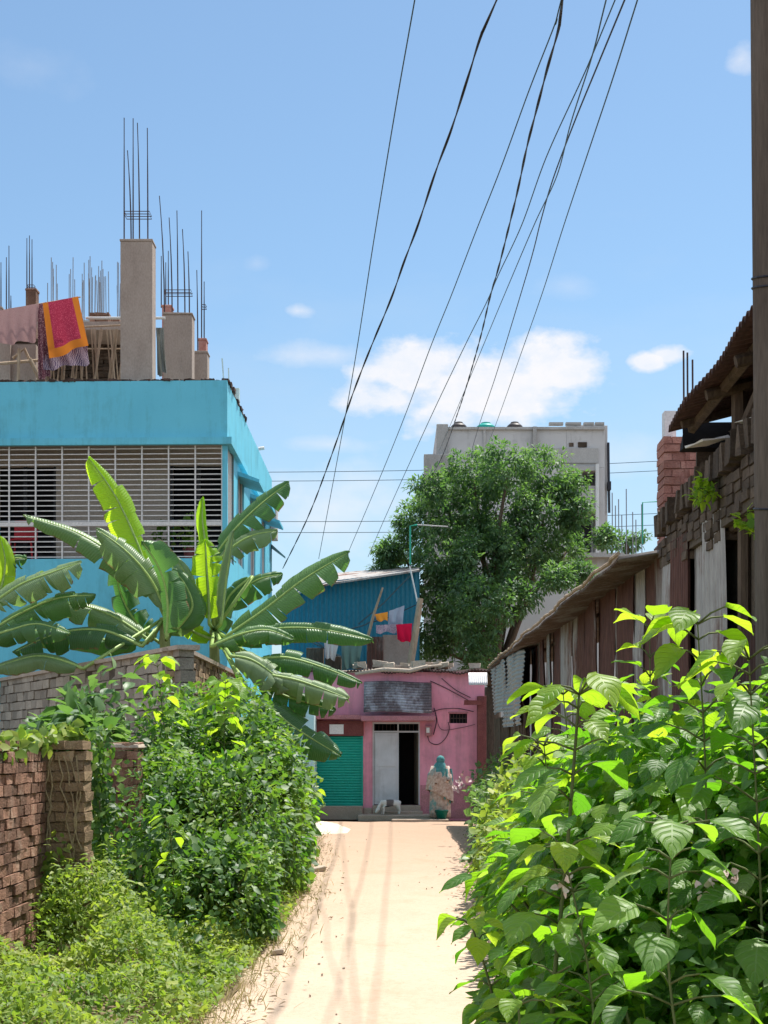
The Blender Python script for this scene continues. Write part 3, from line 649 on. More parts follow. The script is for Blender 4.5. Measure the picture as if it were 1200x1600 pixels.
for sx in (-1, 1):
    for sy in (-1, 1):
        m = MB(); m.tube([(cb.x + sx * .19, cb.y + sy * .17, cb.z + .4), (cb.x + sx * .22, cb.y + sy * .2, cb.z)], .018, 6); m.build('leg', red, q)

# ------------------------------------------------------------------ cloths
def cloth_mat(name, base, border=None, bw=.12, dots=None, scale=60, zig=None):
    t = NT(name); uv = t.n('ShaderNodeUVMap'); sp = t.n('ShaderNodeSeparateXYZ'); t.l(uv.outputs[0], sp.inputs[0]); n = t.noise(12, 4, .6)
    c = t.mix(t.math('MULTIPLY', n, .5), base, tuple(.7 * a for a in base))
    if dots:
        vv = t.n('ShaderNodeTexVoronoi'); vv.inputs['Scale'].default_value = scale; t.l(uv.outputs[0], vv.inputs['Vector'])
        c = t.mix(t.math('LESS_THAN', vv.outputs['Distance'], .33), c, dots)
    if border:
        a = t.math('MINIMUM', sp.outputs[0], t.math('SUBTRACT', 1.0, sp.outputs[0])); b = sp.outputs[1]
        e = t.math('MINIMUM', a, b); c = t.mix(t.math('LESS_THAN', e, bw), c, border)
    if zig:
        w = t.n('ShaderNodeTexWave'); w.inputs['Scale'].default_value = 9; w.inputs['Distortion'].default_value = 6; t.l(uv.outputs[0], w.inputs[0])
        c = t.mix(t.math('GREATER_THAN', w.outputs['Fac'], .62), c, zig)
    return t.out(c, .9, t.noise(90, 2, .5), .2, .005, 0, .1, .25)
def cloth(name, label, quad, mat, folds=.04, nf=5, nu=24, nv=20, sag=.0):
    a, b, c, d = [P(*q) for q in quad]     # top-left, top-right, bottom-right, bottom-left
    m = MB()
    def fn(u, v):
        top = a.lerp(b, u); bot = d.lerp(c, u); p = bot.lerp(top, v)
        return p + Vector((.3 * folds * math.sin(u * 17 + v * 2), -folds * (1.1 - v) * math.sin(u * nf * 6.28 + 1.5 * math.sin(v * 3)), -.03 * math.sin(u * nf * 3.1) * (1 - v) - sag * math.sin(u * math.pi)))
    m.grid(fn, nu, nv); return tag(m.build(name, mat, smooth=True), label, 'cloth')
cloth('hanging_cloth', 'faded dusty pink cloth hung over the rope at the left roof edge', [(-25, 489, 29), (61, 474, 29), (57, 533, 29), (-25, 540, 29)], cloth_mat('dusty_pink_cloth', (.42, .26, .25), dots=(.35, .20, .2), scale=40))
cloth('hanging_cloth', 'dark maroon sari length hanging beside the red cloth', [(58, 476, 29.02), (72, 472, 29.02), (80, 590, 29.1), (60, 592, 29.1)], cloth_mat('maroon_sari', (.13, .05, .07), dots=(.45, .3, .3), scale=34), .03, 2)
cloth('hanging_cloth', 'indigo patterned sari end below the red and orange cloth', [(66, 530, 29.1), (136, 530, 29.1), (141, 568, 29.1), (68, 578, 29.1)], cloth_mat('indigo_sari', (.09, .06, .14), zig=(.45, .38, .42), dots=(.3, .2, .25)), .05, 3)
cloth('hanging_cloth', 'crimson cloth with wide orange border hung on the roof line', [(66, 474, 28.9), (122, 463, 28.9), (139, 540, 28.85), (77, 560, 28.85)], cloth_mat('red_orange_cloth', (.42, .04, .08), (.62, .20, .03), .17, (.62, .10, .16), 46), .025, 2)
cloth('hanging_garment', 'grey green garment hanging between the two roof columns', [(243, 512, 29.2), (256, 512, 29.2), (261, 584, 29.2), (246, 586, 29.2)], cloth_mat('grey_garment', (.10, .12, .11), zig=(.3, .3, .28)), .05, 2)

# ------------------------------------------------------------------ far left roofs with rebars (behind the turquoise building)
t = thing('unfinished_building', 'distant unfinished roof bristling with thin grey rebars behind the turquoise building', 'building', (X_(110, 70), 70, 0))
m = MB(); m.box(X_(60, 70), X_(200, 70), 70, 78, 0, Z_(500, 70)); m.build('block', M['concrete_grey'], t)
for i in range(44):
    x = random.choice([random.gauss(86, 7), random.gauss(120, 9), random.gauss(145, 9), random.gauss(160, 8), random.gauss(188, 3)]); yt = random.uniform(400, 450); D = 70 + random.random() * 4
    m = MB(); m.tube([P(x, 505, D), P(x + random.uniform(-1.5, 1.5), yt, D)], .022, 4); m.build('rebar', M['rebar_far'], t)

# ------------------------------------------------------------------ blue wall house and pink house
t = thing('blue_wall_house', 'bright azure wall with pale blue corner strip beside the green shutter', 'house', (-3.1, 34.6, 0))
m = MB(); m.box(-5.5, X_(467, 34.6), 34.6, 40, 0, Z_(1090, 34.6)); m.build('wall', M['azure'], t, bevel=.01)
m = MB(); m.box(X_(467, 34.6) + .002, X_(491, 34.9), 34.9, 36.0, 0, Z_(1092, 34.9)); m.build('corner_strip', M['paleblue'], t, bevel=.01)

HD = 36.0
h = thing('pink_house', 'low pink painted house with green shutter, white door and tin awning closing the lane', 'house', (0, HD, 0))
def hx(x): return X_(x, HD)
def hz(y): return Z_(y, HD)
m = MB()      # facade with openings: shutter 490-567, door 582-656, vent window 702-730
def hb(x0, x1, y0, y1, d0=0, d1=.2, j=0): m.box(hx(x0), hx(x1), HD + d0, HD + d1, hz(y1), hz(y0), j=j)
hb(472, 490, 1050, 1283); hb(490, 567, 1050, 1128); hb(567, 582, 1050, 1283); hb(582, 656, 1050, 1128); hb(656, 702, 1050, 1283)
hb(702, 730, 1050, 1115); hb(702, 730, 1130, 1283); hb(730, 757, 1050, 1283)
m.build('wall', M['pink'], h)
m = MB(); m.box(hx(472), hx(472) + .2, HD + .2, HD + 4.2, 0, hz(1051)); m.box(hx(757) - .2, hx(757), HD + .2, HD + 4.2, 0, hz(1051)); m.box(hx(472), hx(757), HD + 4.2, HD + 4.4, 0, hz(1051)); m.box(hx(472) + .2, hx(757) - .2, HD + .2, HD + 4.2, 0, .3)
m.build('side_wall', M['pink_dirty'], h)
m = MB(); m.box(hx(567), hx(656) + .01, HD + 1.3, HD + 1.4, 0, 3.2); m.build('room_shade_panel', M['dark'], h); m = MB(); m.box(hx(695), hx(735), HD + .5, HD + .6, 1.5, 3); m.build('room_shade_panel', M['dark'], h)  # near-black panels behind door and vent, indoor shade as colour
m = MB(); m.box(hx(489), hx(568), HD - .06, HD - .002, hz(1150), hz(1126)); m.build('shutter_box', M['maroon'], h, bevel=.01)
m = MB(); m.box(hx(515), hx(537), HD - .085, HD - .063, hz(1147), hz(1132)); m.build('notice_board', M['paper'], h)
m = MB(); ns = 26
def sh(u, v):
    z = hz(1258) + (hz(1150) - hz(1258)) * v; return (hx(490) + (hx(567) - hx(490)) * u, HD + .07 - .022 * abs(math.sin(v * ns * math.pi)) ** .6, z)
m.grid(sh, 1, ns * 6); m.box(hx(489.5), hx(567.5), HD + .0, HD + .09, hz(1261), hz(1257)); sho = m.build('roller_shutter', M['green_sh'], h)
for xx in (490.8, 566.2):
    m = MB(); m.box(hx(xx) - .02, hx(xx) + .02, HD - .0, HD + .05, hz(1258), hz(1150)); m.build('guide_rail', M['green_sh'], sho)
m = MB()
for (a, b) in ((582, 584.5), (654, 656.5), (621, 623)): m.box(hx(a), hx(b), HD + .02, HD + .12, hz(1258), hz(1128) if a != 621 else hz(1128))
m.box(hx(584.5), hx(654), HD + .03, HD + .11, hz(1144.5), hz(1142)); m.box(hx(584.5), hx(654), HD + .03, HD + .11, hz(1131), hz(1128.2))
fr = m.build('door_frame', M['doorwhite'], h)
m = MB()
for k in range(12): m.tube([(hx(586 + k * 6), HD + .07, hz(1143)), (hx(586 + k * 6), HD + .07, hz(1130))], .008, 5)
m.build('transom_bar', M['rebar'], fr)
m = MB(); m.box(hx(585), hx(621), HD + .03, HD + .07, hz(1257), hz(1145)); dl = m.build('door_leaf', M['doorwhite'], h, bevel=.006); dl['label'] = 'closed whitish left door leaf'
m = MB(); m.box(hx(587.5), hx(618.5), HD + .018, HD + .0295, hz(1198), hz(1149)); m.box(hx(587.5), hx(618.5), HD + .018, HD + .0295, hz(1253), hz(1203)); m.build('panel', M['doorwhite'], dl, bevel=.01)
m = MB(); a0 = Vector((hx(653), HD + .1, 0)); dr = Vector((-.12, 1, 0)).normalized(); m.obox(a0 + dr * .27 + Vector((0, 0, (hz(1257) + hz(1145)) / 2)), dr, (1, .1, 0), (0, 0, 1), .27, .02, (hz(1145) - hz(1257)) / 2); dl = m.build('door_leaf', M['wood'], h); dl['label'] = 'open dark right door leaf'
m = MB()
def awn(u, v):
    z = hz(1114) + (hz(1066) - hz(1114)) * v; return (hx(569) + (hx(674) - hx(569)) * u, HD - .62 + .55 * v + .02 * math.sin(v * 11 * 2 * math.pi) + .02 * math.sin(u * 9), z + .02 * math.sin(u * 5) + .012 * math.sin(v * 11 * 2 * math.pi + 1))
m.grid(awn, 20, 88); o = m.build('awning', M['tin_awn'], h, smooth=True); so = o.modifiers.new('s', 'SOLIDIFY'); so.thickness = .012
m = MB(); m.box(hx(565), hx(679), HD - .58, HD - .005, hz(1127), hz(1119), j=.006); m.box(hx(470), hx(566) - .01, HD - .28, HD - .005, hz(1124), hz(1117), j=.004); m.build('concrete_ledge', M['pink_dirty'], h, bevel=.008)
m = MB(); m.box(hx(702), hx(730), HD + .08, HD + .1, hz(1130), hz(1115)); wv = m.build('vent_window', M['dark'], h)
m = MB()
for k in range(6): m.tube([(hx(704 + k * 4.8), HD + .05, hz(1130)), (hx(704 + k * 4.8), HD + .05, hz(1115))], .01, 5)
m.box(hx(702), hx(730), HD + .03, HD + .07, hz(1123), hz(1121.5)); m.build('bar', M['rebar'], wv)
m = MB(); m.box(hx(700.5), hx(731.5), HD - .03, HD - .002, hz(1114.5), hz(1112)); m.build('lintel', M['pink_dirty'], h)
m = MB(); m.box(hx(664), hx(675), HD - .12, HD - .003, hz(1150), hz(1134)); mt_ = m.build('meter_box', M['pink_dirty'], h, bevel=.01)
m = MB(); m.box(hx(666), hx(671), HD - .128, HD - .123, hz(1145), hz(1137)); m.build('dial', M['paper'], mt_)
def facade_cable(pts, r=.009):
    m = MB(); P0 = [Vector((hx(x), HD - .02 - r, hz(y))) for x, y in pts]; out = []
    for i in range(len(P0) - 1):
        for s in range(6):
            k = s / 6; p0 = P0[max(i - 1, 0)]; p1 = P0[i]; p2 = P0[i + 1]; p3 = P0[min(i + 2, len(P0) - 1)]
            out.append(.5 * ((2 * p1) + (p2 - p0) * k + (2 * p0 - 5 * p1 + 4 * p2 - p3) * k * k + (-p0 + 3 * p1 - 3 * p2 + p3) * k ** 3))
    out.append(P0[-1]); m.tube(out, r, 5); m.build('wall_cable', M['cable'], h)
facade_cable([(668, 1150), (672, 1160), (685, 1163), (697, 1152), (702, 1138), (700, 1128)])
facade_cable([(676, 1112), (690, 1108), (715, 1107), (740, 1112)]); facade_cable([(672, 1064), (690, 1072), (715, 1085), (738, 1098)])
facade_cable([(690, 1060), (712, 1078), (735, 1090)]); facade_cable([(682, 1120), (690, 1140), (720, 1137), (742, 1132)], .006); facade_cable([(678, 1106), (682, 1125), (677, 1148)], .012)
m = MB(); m.box(hx(745), hx(759), HD - .25, HD - .01, 0, hz(1088)); m.build('corner_pillar', M['maroon'], h, bevel=.01)
m = MB(); m.box(hx(724), hx(752), HD - .32, HD - .252, hz(1102), hz(1095), j=.01); m.build('small_canopy', M['maroon'], h)
m = MB(); m.box(hx(470), hx(567), HD - .35, HD - .003, 0, hz(1259), j=.0); m.box(hx(567) + .01, hx(581), HD - .12, HD - .003, 0, hz(1262)); m.box(hx(582), hx(657), HD - .10, HD + .15, .12, hz(1258) - .004); m.build('plinth', M['cement_floor'], h, bevel=.012)
m = MB(); m.box(hx(561), hx(700), 34.95, HD - .12, .0, .13, j=.008); m.box(hx(600), hx(660), HD - .5, HD - .13, .131, .2, j=.006); m.build('door_step', M['cement_floor'], h, bevel=.012)
# dirty band at foot of wall
m = MB()
m.box(hx(657), hx(745), HD - .012, HD - .002, 0.02, .8, j=.0); m.build('scuffed_dado', rough_mat('scuffed_dado_plaster', (.34, .17, .15), (.60, .23, .29), 3, .25, .85), h)
# roof of the pink house: uneven tin with lumber and junk on the rim
m = MB()
def pr(u, v):
    return (hx(462) + (hx(765) - hx(462)) * u, HD - .25 + 4.9 * v, hz(1049) + .25 * v + .03 * math.sin(u * 21) + .02 * math.sin(u * 50 + v * 3) + .018 * math.sin(u * 60 * 6.28))
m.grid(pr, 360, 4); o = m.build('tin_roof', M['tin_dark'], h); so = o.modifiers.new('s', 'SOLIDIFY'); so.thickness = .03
m = MB(); m.tube([(hx(555), HD - .2, hz(1053)), (hx(600), HD - .25, hz(1047)), (hx(640), HD - .25, hz(1049)), (hx(668), HD - .2, hz(1042))], .05, 7)
m.build('roof_pole', M['coping'], h); m = MB(); m.tube([(hx(640), HD - .15, hz(1045)), (hx(690), HD - .15, hz(1040))], .035, 6); m.build('roof_pole', M['coping'], h); m = MB(); m.tube([(hx(500), HD - .1, hz(1050)), (hx(560), HD - .2, hz(1050))], .03, 6); m.build('roof_pole', M['coping'], h)
for i in range(26):
    m = MB(); x = random.uniform(555, 745); s_ = random.uniform(.04, .11); m.obox((hx(x), HD + random.uniform(-.1, .4), hz(1045) + s_), (1, random.uniform(-.5, .5), random.uniform(-.3, .3)), (0, 1, 0), (0, 0, 1), s_ * 1.6, s_, s_ * .7, j=.02); m.build('ballast_stone', M['coping'], h)
# loose white tin sheet at the right
m = MB(); m.grid(lambda u, v: tuple(P(733 + 29 * u, 1070 - 20 * v, 34.2) + Vector((0, .25 * v + .012 * math.sin(u * 9 * 6.28), 0))), 54, 4)
o = m.build('white_tin_sheet', M['tin_pale'], smooth=True); so = o.modifiers.new('s', 'SOLIDIFY'); so.thickness = .008
tag(o, 'small white corrugated sheet fixed at the corner of pink house and tin shed', 'sheet')
m = MB(); m.box(X_(612, 34.6), X_(700, 34.6), 34.3, 34.75, .0, .07, j=.01); tag(m.build('concrete_slab', M['cement_floor'], bevel=.01), 'low thin cement slab lying before the pink house door step', 'slab')
# sand heap
m = MB(); m.grid(lambda u, v: (-2.0 + 1.2 * u, 29.6 + 2.6 * v, -.03 + .20 * math.sin(math.pi * u) * math.sin(math.pi * v) * (1 + .25 * nzs(u * 7, v * 7))), 24, 24)
tag(m.build('sand_heap', M['sand'], smooth=True), 'low pale sand heap at the left rim of the path near the weeds', 'sand heap')

# ------------------------------------------------------------------ behind the pink house: blue tin shed, washing
def corr(mb, o, u, v, W_, H_, period=.076, amp=.011, n=None, seg=6, warp=.01, nv=5, rnd=None):
    o, u, v = Vector(o), Vector(u).normalized(), Vector(v).normalized(); nn = u.cross(v).normalized(); nu = max(4, int(W_ / period * seg)); ph = random.random() * 6
    vs = []; topj = [random.uniform(-1, 1) * warp for _ in range(nv + 1)]
    for i in range(nu + 1):
        for k in range(nv + 1):
            a = i / nu * W_; b = k / nv * H_
            vs.append(o + u * a + v * b + nn * (amp * math.sin(a / period * 6.283) + warp * math.sin(a * 3 + ph + b * 1.7) + topj[k]))
    mb.add(vs, [(i * (nv + 1) + k, (i + 1) * (nv + 1) + k, (i + 1) * (nv + 1) + k + 1, i * (nv + 1) + k + 1) for i in range(nu) for k in range(nv)], rnd)
t = thing('blue_tin_shed', 'blue painted corrugated tin shed rising behind the pink house', 'shed', (X_(545, 41), 41, 0))
m = MB(); a = P(440, 1050, 41.5); 
def bs(u, v):
    x = 440 + 215 * u; yt = 917 - 26 * u if u > .35 else 908 + (.35 - u) * 60; y = 1052 + (yt - 1052) * v; D = 41
    return tuple(P(x, y, D) + Vector((0, .014 * math.sin(u * 3.67 / .12 * 6.28), 0)))
m.grid(bs, 240, 6); o = m.build('wall_sheet', M['tin_blue'], t); so = o.modifiers.new('s', 'SOLIDIFY'); so.thickness = .01
m = MB(); m.add([P(432, 935, 40.9), P(515, 911, 40.6), P(655, 890, 40.6), P(655, 884, 44), P(515, 896, 44), P(432, 925, 44)], [(0, 1, 4, 5), (1, 2, 3, 4)]); o = m.build('roof_sheet', M['tin_grey'], t); so = o.modifiers.new('s', 'SOLIDIFY'); so.thickness = .05
m = MB(); m.box(X_(478, 39.4), X_(505, 39.4), 39.4, 39.9, 0, Z_(1012, 39.4), j=.02); m.box(X_(507, 39.3), X_(533, 39.3), 39.3, 39.8, 0, Z_(1025, 39.3), j=.02); tag(m.build('stacked_crates', M['wood'], bevel=.01), 'dark wooden boxes piled against the foot of the blue tin shed', 'boxes')
cloth('torn_sheet', 'pale torn plastic sheet hanging low on the blue tin shed', [(505, 1000, 39.2), (530, 1003, 39.2), (524, 1032, 39.2), (508, 1028, 39.2)], cloth_mat('pale_plastic_sheet', (.5, .5, .5)), .05, 3, 10, 8)
cloth('green_net', 'grey green net draped on the lower right of the blue shed', [(532, 1005, 39), (566, 1008, 39), (562, 1045, 39), (534, 1046, 39)], cloth_mat('grey_green_net', (.13, .22, .20)), .06, 3, 12, 10)
t2 = thing('plaster_lean_to', 'small beige plastered lean-to above the pink house roof', 'lean-to', (X_(610, 38), 38, 0))
m = MB(); m.box(X_(598, 38), X_(640, 38), 38, 39.5, 0, Z_(992, 38), j=.0); m.build('wall', M['concrete'], t2)
m = MB(); corr(m, P(573, 1055, 37.95), (1, 0, 0), (0, 0, 1), X_(599, 38) - X_(573, 38), .95, .09); o = m.build('tin_side', M['tin_mixed'], t2); so = o.modifiers.new('s', 'SOLIDIFY'); so.thickness = .008
m = MB(); m.tube([P(574, 998, 37.6), P(584, 960, 37.6), P(598, 918, 37.6)], [.04, .035, .025], 6); tag(m.build('bamboo_post', M['bamboo']), 'thin leaning bamboo post in front of the blue tin shed', 'post')
m = MB(); m.tube([P(641, 1040, 37.2), P(649, 990, 37.2), P(657, 935, 37.2)], [.09, .085, .07], 8); tag(m.build('wooden_post', M['bamboo']), 'thick pale wooden post leaning beside the red washing', 'post')
m = MB(); m.tube([P(583, 972, 37.5), P(610, 964, 37.5), P(650, 945, 37.5)], .012, 5); tag(m.build('washing_line', M['cable']), 'washing line strung above the pink house roof', 'clothesline')
cloth('washing', 'small orange cloth on the washing line above the pink house', [(585, 960, 37.4), (606, 956, 37.4), (606, 971, 37.4), (589, 969, 37.4)], cloth_mat('orange_cloth', (.65, .26, .04)), .02, 2, 10, 8)
cloth('washing', 'pale blue grey shirt on the washing line next to the orange cloth', [(607, 955, 37.4), (632, 946, 37.4), (630, 976, 37.4), (606, 978, 37.4)], cloth_mat('bluegrey_cloth', (.28, .33, .42)), .04, 2, 10, 8)
cloth('washing', 'white and mauve patterned cloth above the beige lean-to', [(587, 977, 37.3), (621, 975, 37.3), (620, 988, 37.3), (588, 989, 37.3)], cloth_mat('mauve_cloth', (.45, .36, .42), dots=(.2, .1, .2), scale=12), .03, 3, 10, 8)
cloth('washing', 'bright crimson garment hanging beside the pale wooden post', [(618, 976, 37.2), (644, 974, 37.2), (643, 1006, 37.2), (621, 999, 37.2)], cloth_mat('crimson_cloth', (.50, .01, .05)), .04, 2, 12, 8)
m = MB(); m.tube([P(641, 882, 39), P(641, 822, 39), P(652, 820, 39)], .024, 6); q = m.build('water_pipe', M['pvc_green']); tag(q, 'green upright water pipe with white arm in front of the tree', 'pipe')
m = MB(); m.tube([P(652, 820, 39.0), P(700, 823, 39)], .018, 6); m.build('white_arm', M['concrete_grey'], q)
m = MB(); m.tube([P(640, 884, 38.9), P(652, 940, 38.9)], .02, 6); m.build('white_tail', M['pvc_white'], q)
m = MB()
for a, b in (((480, 1000), (600, 1050)), ((470, 985), (560, 1042)), ((560, 975), (640, 900)), ((540, 985), (600, 960))):
    m.tube([P(*a, 39.5), P((a[0] + b[0]) / 2, (a[1] + b[1]) / 2 + 4, 39.4), P(*b, 39.3)], .02, 5)
tag(m.build('rope_tangle', M['cable_teal']), 'loose teal ropes slung across the blue tin shed', 'ropes')

# ------------------------------------------------------------------ grey multi-storey building behind the tree
t = thing('concrete_apartment_block', 'grey unpainted four storey block with water tanks behind the big tree', 'building', (X_(810, 60), 60, 0))
GD = 60
def gx(x): return X_(x, GD)
def gz(y): return Z_(y, GD)
m = MB(); m.box(gx(682), gx(885), GD, GD + 9, 0, gz(667)); m.box(gx(885) , gx(945), GD + .0, GD + 9, gz(731), gz(664)); m.box(gx(934), gx(945), GD, GD + 9, 0, gz(731)); m.box(gx(885), gx(934), GD + 1.4, GD + 9, 0, gz(731))
m.box(gx(945), gx(951), GD + .3, GD + 9, 0, gz(662)); m.build('wall', M['concrete_stained'], t, bevel=.02)
m = MB(); m.box(gx(662), gx(702), GD - .6, GD - .002, 0, gz(714)); m.box(gx(682) - .002, gx(700), GD - .2, GD - .003, gz(714), gz(664)); m.build('stair_tower', M['concrete_grey'], t, bevel=.02)
m = MB()
for a, b in ((700, 790), (790, 945)): m.box(gx(a), gx(b) - .02, GD - .12, GD - .004, gz(672), gz(668))
for a, b in ((858, 880), (884, 908), (912, 928), (930, 944)): m.box(gx(a), gx(b), GD - .05, GD + .2, gz(664), gz(660))
m.box(gx(866), gx(934), GD - .1, GD - .004, gz(724), gz(701)); m.box(gx(882), gx(934), GD - .25, GD + 1.4, gz(737), gz(730.5)); m.box(gx(882), gx(934), GD - .2, GD + 1.39, gz(800), gz(793)); m.box(gx(886), gx(932), GD - .15, GD - .05, gz(792), gz(760))
m.box(gx(832), gx(838), GD - .2, GD - .0, gz(900), gz(668)); m.box(gx(755), gx(759), GD - .08, GD - .003, gz(900), gz(668)); m.box(gx(690), gx(690.8), GD - .66, GD - .603, gz(900), gz(716))
m.build('parapet_and_slab', M['concrete_grey'], t)
for (a, b, c, d) in ((889, 896, 692, 698), (903, 917, 691, 699)):
    m = MB(); m.box(gx(a), gx(b), GD - .03, GD + .04, gz(d), gz(c)); m.build('hole_shade_patch', M['brick_dark'], t)  # solid dark blocks for small holes, their shade put into the colour
for (c, d) in ((740, 758), (803, 860)):
    m = MB(); m.box(gx(888), gx(930), GD + 1.35, GD + 1.39, gz(d), gz(c)); m.build('window', M['shutterblack'], t)
m = MB(); m.tube([(gx(931.5), GD - .3, gz(875)), (gx(931.5), GD - .3, gz(727))], .07, 6); m.build('downpipe', M['pvc_white'], t)
m = MB(); m.tube([(gx(953), GD + .2, gz(800)), (gx(951.5), GD + .2, gz(690))], .05, 6); m.box(gx(950), gx(955), GD, GD + .4, gz(765), gz(752)); m.build('side_pipe', M['cable'], t)
for x, c_, nm in ((719, 'plastic_black', 'black'), (762, 'plastic_green', 'teal green'), (808, 'plastic_black', 'black')):
    lab = {719: 'black water tank at the left end of the grey block roof', 762: 'teal green water tank between two black ones on the grey block', 808: 'black water tank right of the green tank on the grey block'}[x]
    q = thing('water_tank', lab, 'water tank', (gx(x), GD + 1.2, gz(667))); r = .36 if x == 762 else .30; r *= 1.05
    m = MB(); bz = gz(667) + (.02 if x != 762 else .0)
    m.lathe((gx(x), GD + 1.2, bz), [(r * .98, 0), (r, .08), (r * .96, .11), (r, .15), (r * .96, .2), (r, .24), (r * .9, .28), (r * .6, .36)], 20); m.build('tank_body', M[c_], q, smooth=True)
    m = MB(); m.lathe((gx(x), GD + 1.2, bz + .36), [(r * .5, 0.001), (r * .5, .05), (r * .3, .07)], 16); m.build('lid', M[c_], q)
m = MB(); m.box(gx(740), gx(792), GD + .3, GD + 2, gz(669), gz(665)); m.build('tank_platform', M['concrete_grey'], t)
# middle roof slab
t = thing('flat_roofed_house', 'low grey house with overhanging flat roof slab behind the tree and tin shed', 'house', (X_(880, 50), 50, 0))
m = MB(); m.box(X_(795, 50), X_(975, 50), 50, 54, Z_(870, 50), Z_(863, 50), j=.01); m.build('roof_slab', M['concrete_grey'], t)
m = MB(); m.box(X_(806, 50), X_(965, 50), 50.4, 53.8, 0, Z_(870, 50) - .002); m.build('wall', M['concrete_stained'], t)
t = thing('unfinished_building', 'distant low roof with upright rebars between grey block and brick chimney', 'building', (X_(985, 68), 68, 0))
m = MB(); m.box(X_(955, 68), X_(1075, 68), 68, 74, 0, Z_(866, 68)); m.build('block', M['concrete_grey'], t)
for x, yt in ((957, 770), (962, 790), (967, 780), (972, 805), (979, 764), (989, 800), (994, 812), (1003, 788)):
    m = MB(); m.tube([P(x, 870, 69), P(x - .5, yt, 69)], .028, 4); m.build('rebar', M['rebar_far'], t)
m = MB(); m.tube([P(1004, 850, 66), P(1004, 785, 66), P(1042, 783, 66)], .03, 5); tag(m.build('bent_pipe', M['pvc_green']), 'thin bent green pipe frame left of the brick chimney', 'pipe')
L = Leaves(); q = thing('distant_tree', 'small dark distant treetop above the far end of the tin shed roof', 'tree', (X_(975, 75), 75, 0))
mass(L, P(975, 848, 75), (.8, .5, .45), 400, .25, NAR, .2); mass(L, P(1000, 838, 75), (.5, .5, .3), 200, .25, NAR, .2); L.build('crown', M['leaf_tree'], q)
m = MB(); m.tube([P(980, 1100, 75), P(980, 848, 75)], .12, 6); m.build('trunk', M['bark'], q)

# ------------------------------------------------------------------ long rusty tin shed on the right
t = thing('rusty_tin_shed', 'long shed walled with patched rusty and grey corrugated sheets along the right side', 'shed', (2.6, 22, 0))
y = 33.6; k = 0; SW = 2.47
kinds = ['tin_rust', 'tin_rust', 'tin_grey', 'tin_rust', 'tin_mixed', 'tin_grey', 'tin_rust', 'tin_grey', 'tin_rust', 'tin_mixed', 'tin_rust', 'tin_grey', 'tin_rust', 'tin_mixed', 'tin_grey', 'tin_rust', 'tin_rust', 'tin_grey', 'tin_grey', 'tin_grey', 'tin_mixed', 'tin_rust', 'tin_mixed', 'tin_rust', 'tin_rust', 'tin_mixed']
while y > 4.2:
    wd = random.uniform(.45, .8); top = 3.50 + random.uniform(-.05, .02)
    kd = kinds[k % len(kinds)]
    if y < 14.0: top = 3.3 + random.uniform(-.15, .1)
    if y < 13.9 and y > 11.55: top = 3.42 + .03 * (k % 2); kd = 'tin_grey' if y < 13.3 else 'tin_rust'
    if y < 11.55 and y > 10.75: top = 2.5; kd = 'tin_dark'
    m = MB(); corr(m, (SW + (k % 2) * .025 - .01 * random.random(), y, .12 + random.random() * .1), (0, -1, random.uniform(-.012, .012)), (random.uniform(-.01, .01), 0, 1), wd + .05, top - .15, amp=.016, period=.09, warp=.012, nv=8)
    o = m.build('sheet', M[kd], t, smooth=True); y -= wd; k += 1
m = MB()
for yy in [26.9, 24.2, 21.5, 18.8, 16, 13.6, 11.2, 8.5, 6]: m.tube([(SW + .09, yy, 0), (SW + .09, yy, 3.5)], .05, 6)
for zz in (.6, 1.9, 3.3): m.tube([(SW + .07, 27, zz), (SW + .07, 4.3, zz)], .035, 6)
m.build('timber_frame', M['wood'], t)
# grey horizontal sheets near the far end
y = 33.3
m = MB(); corr(m, (2.14, 33.4, Z_(1117, 33.4)), (0, 0, 1), (0, -1, 0), .98, 4.0, amp=.014, warp=.03, nv=20); o = m.build('sheet', M['tin_grey'], t, smooth=True); o['label'] = 'grey sheet laid sideways'
m = MB(); corr(m, (2.17, 29.5, 2.06), (0, 0, 1), (0, -1, 0), 1.3, 3.3, amp=.014, warp=.04, nv=20); o = m.build('sheet', M['tin_grey'], t, smooth=True); o['label'] = 'buckled grey sheet laid sideways'
m = MB()
for i in range(30):
    yy = 26.2 + i * .24; m.tube([(2.24, yy, 0), (2.24 + random.uniform(-.02, .02), yy, 2.3)], random.uniform(.03, .055), 6)
m.build('bamboo_paling', M['wood'], t)
# roof
m = MB(); nr = 20.4
def rf(u, v):
    y = 33.8 - u * 19.7; x = 2.06 + .012 * math.sin(y * 2.3) + v * 1.7; z = 3.42 + .016 * math.sin(y * 1.1) + .006 * math.sin(y * 3.7) + .014 * math.sin(u * 19.7 / .09 * 6.28) + v * .22 + (-.02 if v == 0 else 0)
    return (x, y, z)
m.grid(rf, 1400, 3); o = m.build('roof', M['tin_under'], t, smooth=True); so = o.modifiers.new('s', 'SOLIDIFY'); so.thickness = .012
m = MB(); pts = [(2.05 + .012 * math.sin(yy * 2.3), yy, 3.44 + .016 * math.sin(yy * 1.1) + .006 * math.sin(yy * 3.7)) for yy in np.arange(14.1, 33.9, .2)]; pts = [(a_ + random.uniform(-.012, .012), b_, c_ + random.uniform(-.008, .008)) for a_, b_, c_ in pts]; m.tube(pts, .02, 6); m.build('eave_rim', M['bamboo'], t)

# ------------------------------------------------------------------ ruined brick shed, nearer on the right
t = thing('ruined_brick_shed', 'collapsing dark brick outhouse with jagged tin roof edge beside the pole', 'shed', (3, 11, 0))
m = MB(); RX = 2.56
